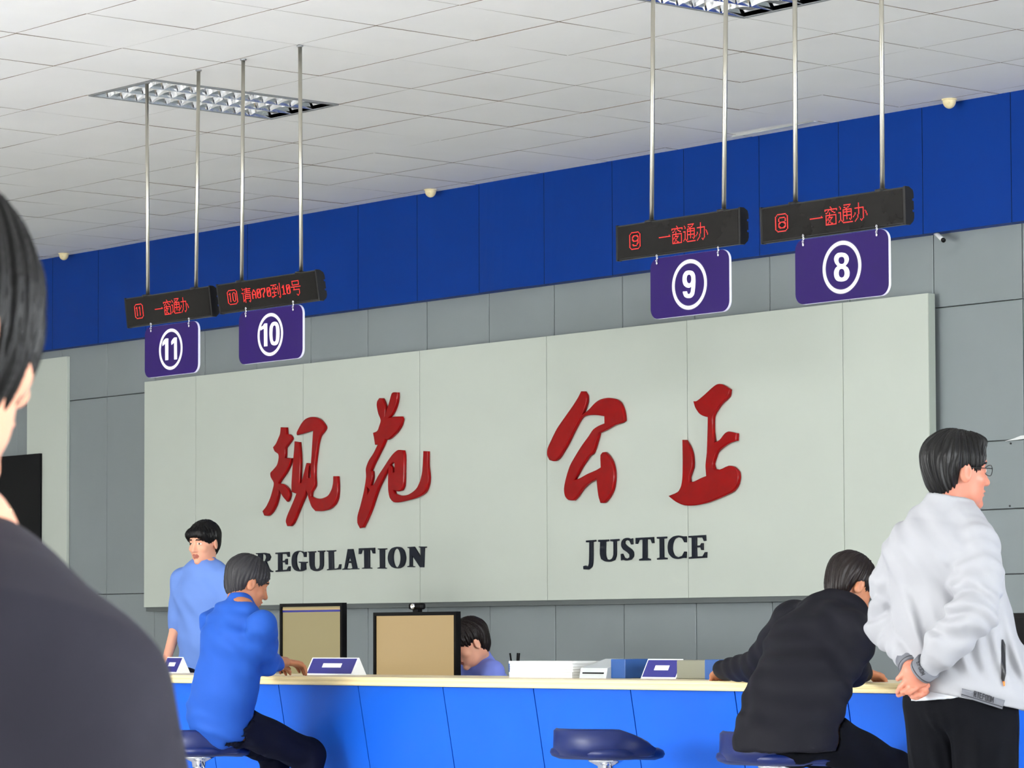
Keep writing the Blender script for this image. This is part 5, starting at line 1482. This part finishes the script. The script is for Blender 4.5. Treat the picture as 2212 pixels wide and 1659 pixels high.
# ---------------------------------------------------------------- generic joints for a seated or standing body
def legs_seated(J, pel, fd, rt, knees, floor_toe=.05, foot_z=.30, ankle_back=.02):
    for s, sg in (('R', 1), ('L', -1)):
        J['hip' + s] = A3(pel) + rt * .085 * sg
        kn = A3(knees[s]); J['kn' + s] = kn
        an = kn + fd * (-ankle_back); an[2] = foot_z + .075
        toe = an + fd * .15; toe[2] = foot_z + .032
        J['an' + s], J['toe' + s] = an, toe
def top_garment(J, rt, torso, sleeves, k=.03, wr=None, hem=None, collar=None):
    f = smin(torso, .04)
    if hem is not None: f = cut(f, hem[0], hem[1])
    f = smin([f] + sleeves, k)
    if collar is not None: f = smin([f, collar], .012)
    return disp(f, wr) if wr else f
def sleeve(a, b, c, r, frac=1.0):
    a, b, c = A3(a), A3(b), A3(c)
    fs = [cap(a, b, r[0], r[1])]
    if frac > 0: fs.append(cap(b, b + (c - b) * frac, r[1], r[2]))
    return smin(fs, .02)
YP = np.array([0, 1.0, 0]); XP = np.array([1.0, 0, 0])

# ---------------------------------------------------------------- customer in the blue shirt, seated on the left stool
def customer_blue():
    fd, rt = nrm(YP + XP * .05), nrm(XP - YP * .05)
    pel = W(478, 1557, 14.66)
    J = dict(head=W(533, 1264, 14.62), hf=camdir(.88, .47), neck=W(515, 1318, 14.55), chest=W(508, 1380, 14.55), waist=W(488, 1480, 14.6), pelvis=pel,
             shR=W(566, 1350, 14.36), shL=W(462, 1346, 14.70), elR=W(574, 1432, 14.62), elL=W(505, 1440, 15.0), wrR=W(616, 1430, 15.12), wrL=W(560, 1436, 15.35))
    J['hdR'] = nrm(fd + rt * -.25 - UP * .1); J['hnR'] = UP; J['hdL'] = nrm(fd + rt * .3); J['hnL'] = UP
    legs_seated(J, pel, fd, rt, dict(R=W(668, 1632, 14.9), L=W(596, 1622, 15.12)), foot_z=.22)
    o, M = figure(J, 'person in a bright blue shirt seated at the counter, left of the monitors', M_skindark, M_hairgrey, hh=.0065, bh=.014, hpitch=.35, handh=.005)
    tor = [ecap(J['neck'] + (A3(J['chest']) - J['neck']) * .25, J['chest'], (.145, .095), (.185, .130), rt), ecap(J['chest'], J['waist'], (.185, .130), (.168, .128), rt), ecap(J['waist'], W(474, 1545, 14.66), (.168, .128), (.182, .142), rt)]
    sl = [sleeve(J['shR'], J['elR'], J['wrR'], (.070, .058, .046), .45), sleeve(J['shL'], J['elL'], J['wrL'], (.070, .058, .046), .45)]
    w = wrinkle(.0045, [((.3, .8, 1), 60), ((1, -.3, .6), 48), ((0, .2, 1), 85)], 3)
    col = ecap(A3(J['neck']) - UP * .035, A3(J['neck']) + nrm(A3(J['head']) - J['neck']) * .022, (.086, .080), (.070, .068), rt)
    sh = top_garment(J, rt, tor, sl, wr=w, collar=col)
    sdf_obj('shirt', sh, .010, M_shirtblue, o)
    trousers(J, o, M_trousernavy, r=(.094, .076, .058), h=.011, wr=wrinkle(.004, [((1, 1, .4), 45), ((-1, 1, .3), 60)], 5), hipw=.168, hipd=.128, rise=W(478, 1545, 14.65), under=sh)
    shoes(J, o, .009)
customer_blue()

# ---------------------------------------------------------------- customer in the dark jacket, bent over the counter on the right stool
def customer_dark():
    fd, rt = YP, XP
    pel = W(1702, 1568, 11.62)
    J = dict(head=W(1834, 1270, 12.0), hf=camdir(.85, .52), neck=W(1800, 1322, 11.95), chest=W(1768, 1395, 11.85), waist=W(1722, 1500, 11.7), pelvis=pel,
             shR=W(1836, 1362, 11.74), shL=W(1716, 1345, 12.08), elR=W(1842, 1446, 12.10), elL=W(1640, 1438, 12.52), wrR=W(1866, 1453, 12.52), wrL=W(1556, 1453, 13.0))
    for k_ in ('wrR', 'wrL'): J[k_][2] = CT + .042
    J['hdR'] = nrm(fd - rt * .1 - UP * .22); J['hnR'] = UP; J['hdL'] = nrm(fd * .6 - rt * .7 - UP * .22); J['hnL'] = UP
    legs_seated(J, pel, fd, rt, dict(R=W(1925, 1664, 11.92), L=W(1846, 1646, 12.15)), foot_z=.22)
    o, M = figure(J, 'person in a dark jacket bent over the counter, seated left of the standing man', M_skindark, M_hairbrown, hs=.97, hh=.0055, bh=.014, hpitch=.55, handh=.005)
    tor = [ecap(J['neck'] + (A3(J['chest']) - J['neck']) * .2, J['chest'], (.160, .110), (.215, .150), rt), ecap(J['chest'], J['waist'], (.215, .150), (.200, .150), rt), ecap(J['waist'], W(1692, 1606, 11.62), (.200, .150), (.215, .165), rt)]
    sl = [sleeve(J['shR'], J['elR'], J['wrR'], (.082, .062, .040), .92), sleeve(J['shL'], J['elL'], J['wrL'], (.088, .066, .041), .92)]
    col = ecap(W(1800, 1345, 11.95), W(1806, 1312, 11.97), (.085, .080), (.076, .072), rt)
    w = wrinkle(.0055, [((.3, .8, 1), 46), ((1, -.3, .6), 40), ((0, .2, 1), 70)], 8)
    sh = top_garment(J, rt, tor, sl, wr=w, collar=col, hem=(W(1690, 1622, 11.6), -UP))
    sdf_obj('jacket', sh, .010, M_jacketblack, o)
    trousers(J, o, M_trouser, r=(.100, .078, .060), h=.010, wr=wrinkle(.004, [((1, 1, .4), 45), ((-1, 1, .3), 60)], 6), hipw=.170, hipd=.130, rise=W(1700, 1575, 11.64), under=sh)
    shoes(J, o, .009)
customer_dark()

# ---------------------------------------------------------------- clerk standing behind the counter, light blue uniform
def clerk_standing():
    fd = nrm(-YP * .95 + XP * .3); rt = np.cross(fd, UP)
    D = 18.35
    pel = W(446, 1452, D)
    J = dict(head=W(441, 1176, D), hf=fd, neck=W(442, 1226, D), chest=W(442, 1290, D), waist=W(444, 1380, D), pelvis=pel,
             shR=A3(W(442, 1250, D)) + rt * .165, shL=A3(W(442, 1250, D)) - rt * .165)
    J['elR'] = A3(J['shR']) + rt * .035 - UP * .27; J['wrR'] = J['elR'] + fd * .10 - UP * .20 - rt * .0
    J['elL'] = A3(J['shL']) - rt * .04 - UP * .27; J['wrL'] = J['elL'] + fd * .16 - UP * .16
    J['hdR'] = nrm(-UP + fd * .5); J['hnR'] = nrm(fd * .8 + UP * .3 + rt * .4); J['hdL'] = nrm(-UP * .7 + fd); J['hnL'] = UP
    for s, sg in (('R', 1), ('L', -1)):
        J['hip' + s] = pel + rt * .088 * sg
        kn = pel + rt * .09 * sg; kn[2] = .47; an = kn.copy(); an[2] = .085; toe = an + fd * .15; toe[2] = .032
        J['kn' + s], J['an' + s], J['toe' + s] = kn, an, toe
    o, M = figure(J, 'person in a light blue uniform shirt standing behind the counter at left', M_skin, M_hair, hh=.007, bh=.015, hpitch=.15, handh=.006, hair='fringe')
    tor = [ecap(A3(J['neck']) - UP * .03, J['chest'], (.150, .090), (.185, .125), rt), ecap(J['chest'], J['waist'], (.185, .125), (.165, .118), rt), ecap(J['waist'], pel, (.165, .118), (.178, .13), rt)]
    sl = [sleeve(J['shR'], J['elR'], J['wrR'], (.066, .056, .05), .0), sleeve(J['shL'], J['elL'], J['wrL'], (.066, .056, .05), .0)]
    w = wrinkle(.004, [((.3, .8, 1), 50), ((1, -.3, .6), 44)], 11)
    sdf_obj('uniform_shirt', top_garment(J, rt, tor, sl, wr=w, collar=ecap(A3(J['neck']) - UP * .03, A3(J['neck']) + UP * .025, (.080, .074), (.066, .064), rt)), .011, M_uniform, o)
    trousers(J, o, M_trousernavy, h=.013, hipw=.172, hipd=.13)
    shoes(J, o, .01)
clerk_standing()

# ---------------------------------------------------------------- clerk seated behind the desk, head bowed
def clerk_seated():
    fd = nrm(-YP * .9 - XP * .35); rt = np.cross(fd, UP)
    D = 16.55
    pel = W(1062, 1640, D + .1); pel[2] = .53
    J = dict(head=W(1017, 1392, D - .1), hf=fd, neck=W(1034, 1428, D), chest=W(1046, 1485, D + .05), waist=W(1055, 1570, D + .1), pelvis=pel)
    c = A3(W(1042, 1452, D + .02)); J['shR'] = c + rt * .16; J['shL'] = c - rt * .16
    J['elR'] = J['shR'] + rt * .05 - UP * .24 + fd * .08; J['elL'] = J['shL'] - rt * .05 - UP * .24 + fd * .08
    J['wrR'] = J['elR'] + fd * .21 + UP * .03 - rt * .05; J['wrL'] = J['elL'] + fd * .21 + UP * .03 + rt * .05
    for s in 'RL': J['wr' + s][2] = max(J['wr' + s][2], DZ + .04)
    J['hdR'] = J['hdL'] = fd
    for s, sg in (('R', 1), ('L', -1)):
        J['hip' + s] = pel + rt * .085 * sg; kn = pel + rt * .09 * sg + fd * .40; kn[2] = .52
        an = kn.copy(); an[2] = .085; toe = an + fd * .14; toe[2] = .032
        J['kn' + s], J['an' + s], J['toe' + s] = kn, an, toe
    o, M = figure(J, 'person in a periwinkle uniform seated behind the tan-screened monitor, head bowed', M_skin, M_hairbrown, hh=.0065, bh=.015, hpitch=.5, handh=.006, hair='fringe')
    tor = [ecap(A3(J['neck']) - UP * .03, J['chest'], (.150, .090), (.180, .125), rt), ecap(J['chest'], J['waist'], (.180, .125), (.165, .12), rt), ecap(J['waist'], pel, (.165, .12), (.18, .13), rt)]
    sl = [sleeve(J['shR'], J['elR'], J['wrR'], (.066, .054, .042), .9), sleeve(J['shL'], J['elL'], J['wrL'], (.066, .054, .042), .9)]
    sdf_obj('uniform_shirt', top_garment(J, rt, tor, sl, wr=wrinkle(.004, [((.3, .8, 1), 50), ((1, -.3, .6), 44)], 13), collar=ecap(A3(J['neck']) - UP * .03, A3(J['neck']) + UP * .02, (.080, .074), (.066, .064), rt)), .011, M_uniformb, o)
    trousers(J, o, M_trousernavy, h=.013)
    shoes(J, o, .01)
    # office chair under the clerk
    t = empty('office_chair', (pel[0], pel[1], 0)); tag(t, 'black office chair under the clerk with the bowed head', 'chair')
    bx_, by_ = pel[0] + fd[0] * .12, pel[1] + fd[1] * .12
    MB().add(lathe_mesh((bx_, by_, 0), [(.20, .335), (.235, .35), (.24, .375), (.22, .392), (.0, .394)], 32)).build('seat', M_black, t)
    MB().add(lathe_mesh((bx_, by_, 0), [(.026, .06), (.026, .34)], 16)).build('column', M_chrome, t)
    for k in range(5):
        a = 2 * math.pi * k / 5
        MB().tube([(bx_, by_, .075), (bx_ + .28 * math.cos(a), by_ + .28 * math.sin(a), .055)], [.022, .014], 8).add(lathe_mesh((bx_ + .28 * math.cos(a), by_ + .28 * math.sin(a), 0), [(.02, .0), (.026, .02), (.02, .045)], 12)).build('leg', M_black, t)
clerk_seated()

# ---------------------------------------------------------------- the near man, out of focus, seated with his back to the camera
def near_man():
    fd = camdir(.55, .83); rt = np.cross(fd, UP)
    D = 2.5
    nk = W(-196, 1190, D + .02)
    pel = W(-330, 2560, D - .1); pel[2] = .52
    J = dict(head=W(-176, 728, D), hf=camdir(.62, .78), neck=nk, chest=W(-230, 1640, D - .02), waist=W(-280, 2100, D - .06), pelvis=pel)
    c = A3(W(-205, 1530, D))
    J['shR'] = c + rt * .178; J['shL'] = c - rt * .178
    J['elR'] = J['shR'] - UP * .25 + fd * .06 + rt * .03; J['elL'] = J['shL'] - UP * .25 + fd * .06 - rt * .03
    J['wrR'] = J['elR'] + fd * .22 - UP * .02 - rt * .06; J['wrL'] = J['elL'] + fd * .22 - UP * .02 + rt * .06
    J['hdR'] = nrm(fd - UP * .2); J['hdL'] = J['hdR']
    for s, sg in (('R', 1), ('L', -1)):
        J['hip' + s] = pel + rt * .09 * sg; kn = pel + rt * .11 * sg + fd * .43; kn[2] = .53
        an = kn + fd * .02; an[2] = .085; toe = an + fd * .15; toe[2] = .032
        J['kn' + s], J['an' + s], J['toe' + s] = kn, an, toe
    o, M = figure(J, 'person in a charcoal jacket close to the camera at the left edge', M_skin, M_hair, hh=.003, bh=.014, hpitch=.16, hair='long')
    tor = [ecap(nk - UP * .045, A3(J['chest']) + UP * .06, (.115, .080), (.205, .130), rt), ecap(A3(J['chest']) + UP * .06, J['waist'], (.205, .130), (.190, .14), rt), ecap(J['waist'], pel, (.190, .14), (.20, .15), rt)]
    sl = [sleeve(J['shR'], J['elR'], J['wrR'], (.074, .064, .045), .95), sleeve(J['shL'], J['elL'], J['wrL'], (.074, .064, .045), .95)]
    col = ecap(nk - UP * .03, nk + UP * .045, (.085, .082), (.072, .069), rt)
    col = ssub(col, ecap(nk - UP * .05, nk + UP * .10, (.066, .064), (.062, .060), rt), .006)
    col = cut(col, nk + UP * .042, UP)
    shp = A3(J['shR'])
    def seam(P):
        q = P - shp; t = q @ rt + q @ UP * .35 + .055
        return .0035 * np.exp(-(t / .006) ** 2)
    w0 = wrinkle(.0035, [((.3, .8, 1), 38), ((1, -.3, .6), 30)], 21)
    jk = top_garment(J, rt, tor, sl, wr=lambda P: w0(P) + seam(P), collar=col, hem=(pel - UP * .02, -UP))
    sdf_obj('jacket', jk, .0075, M_jacketdark, o)
    trousers(J, o, M_trouser, h=.012, hipw=.18, hipd=.14)
    shoes(J, o, .009)
near_man()
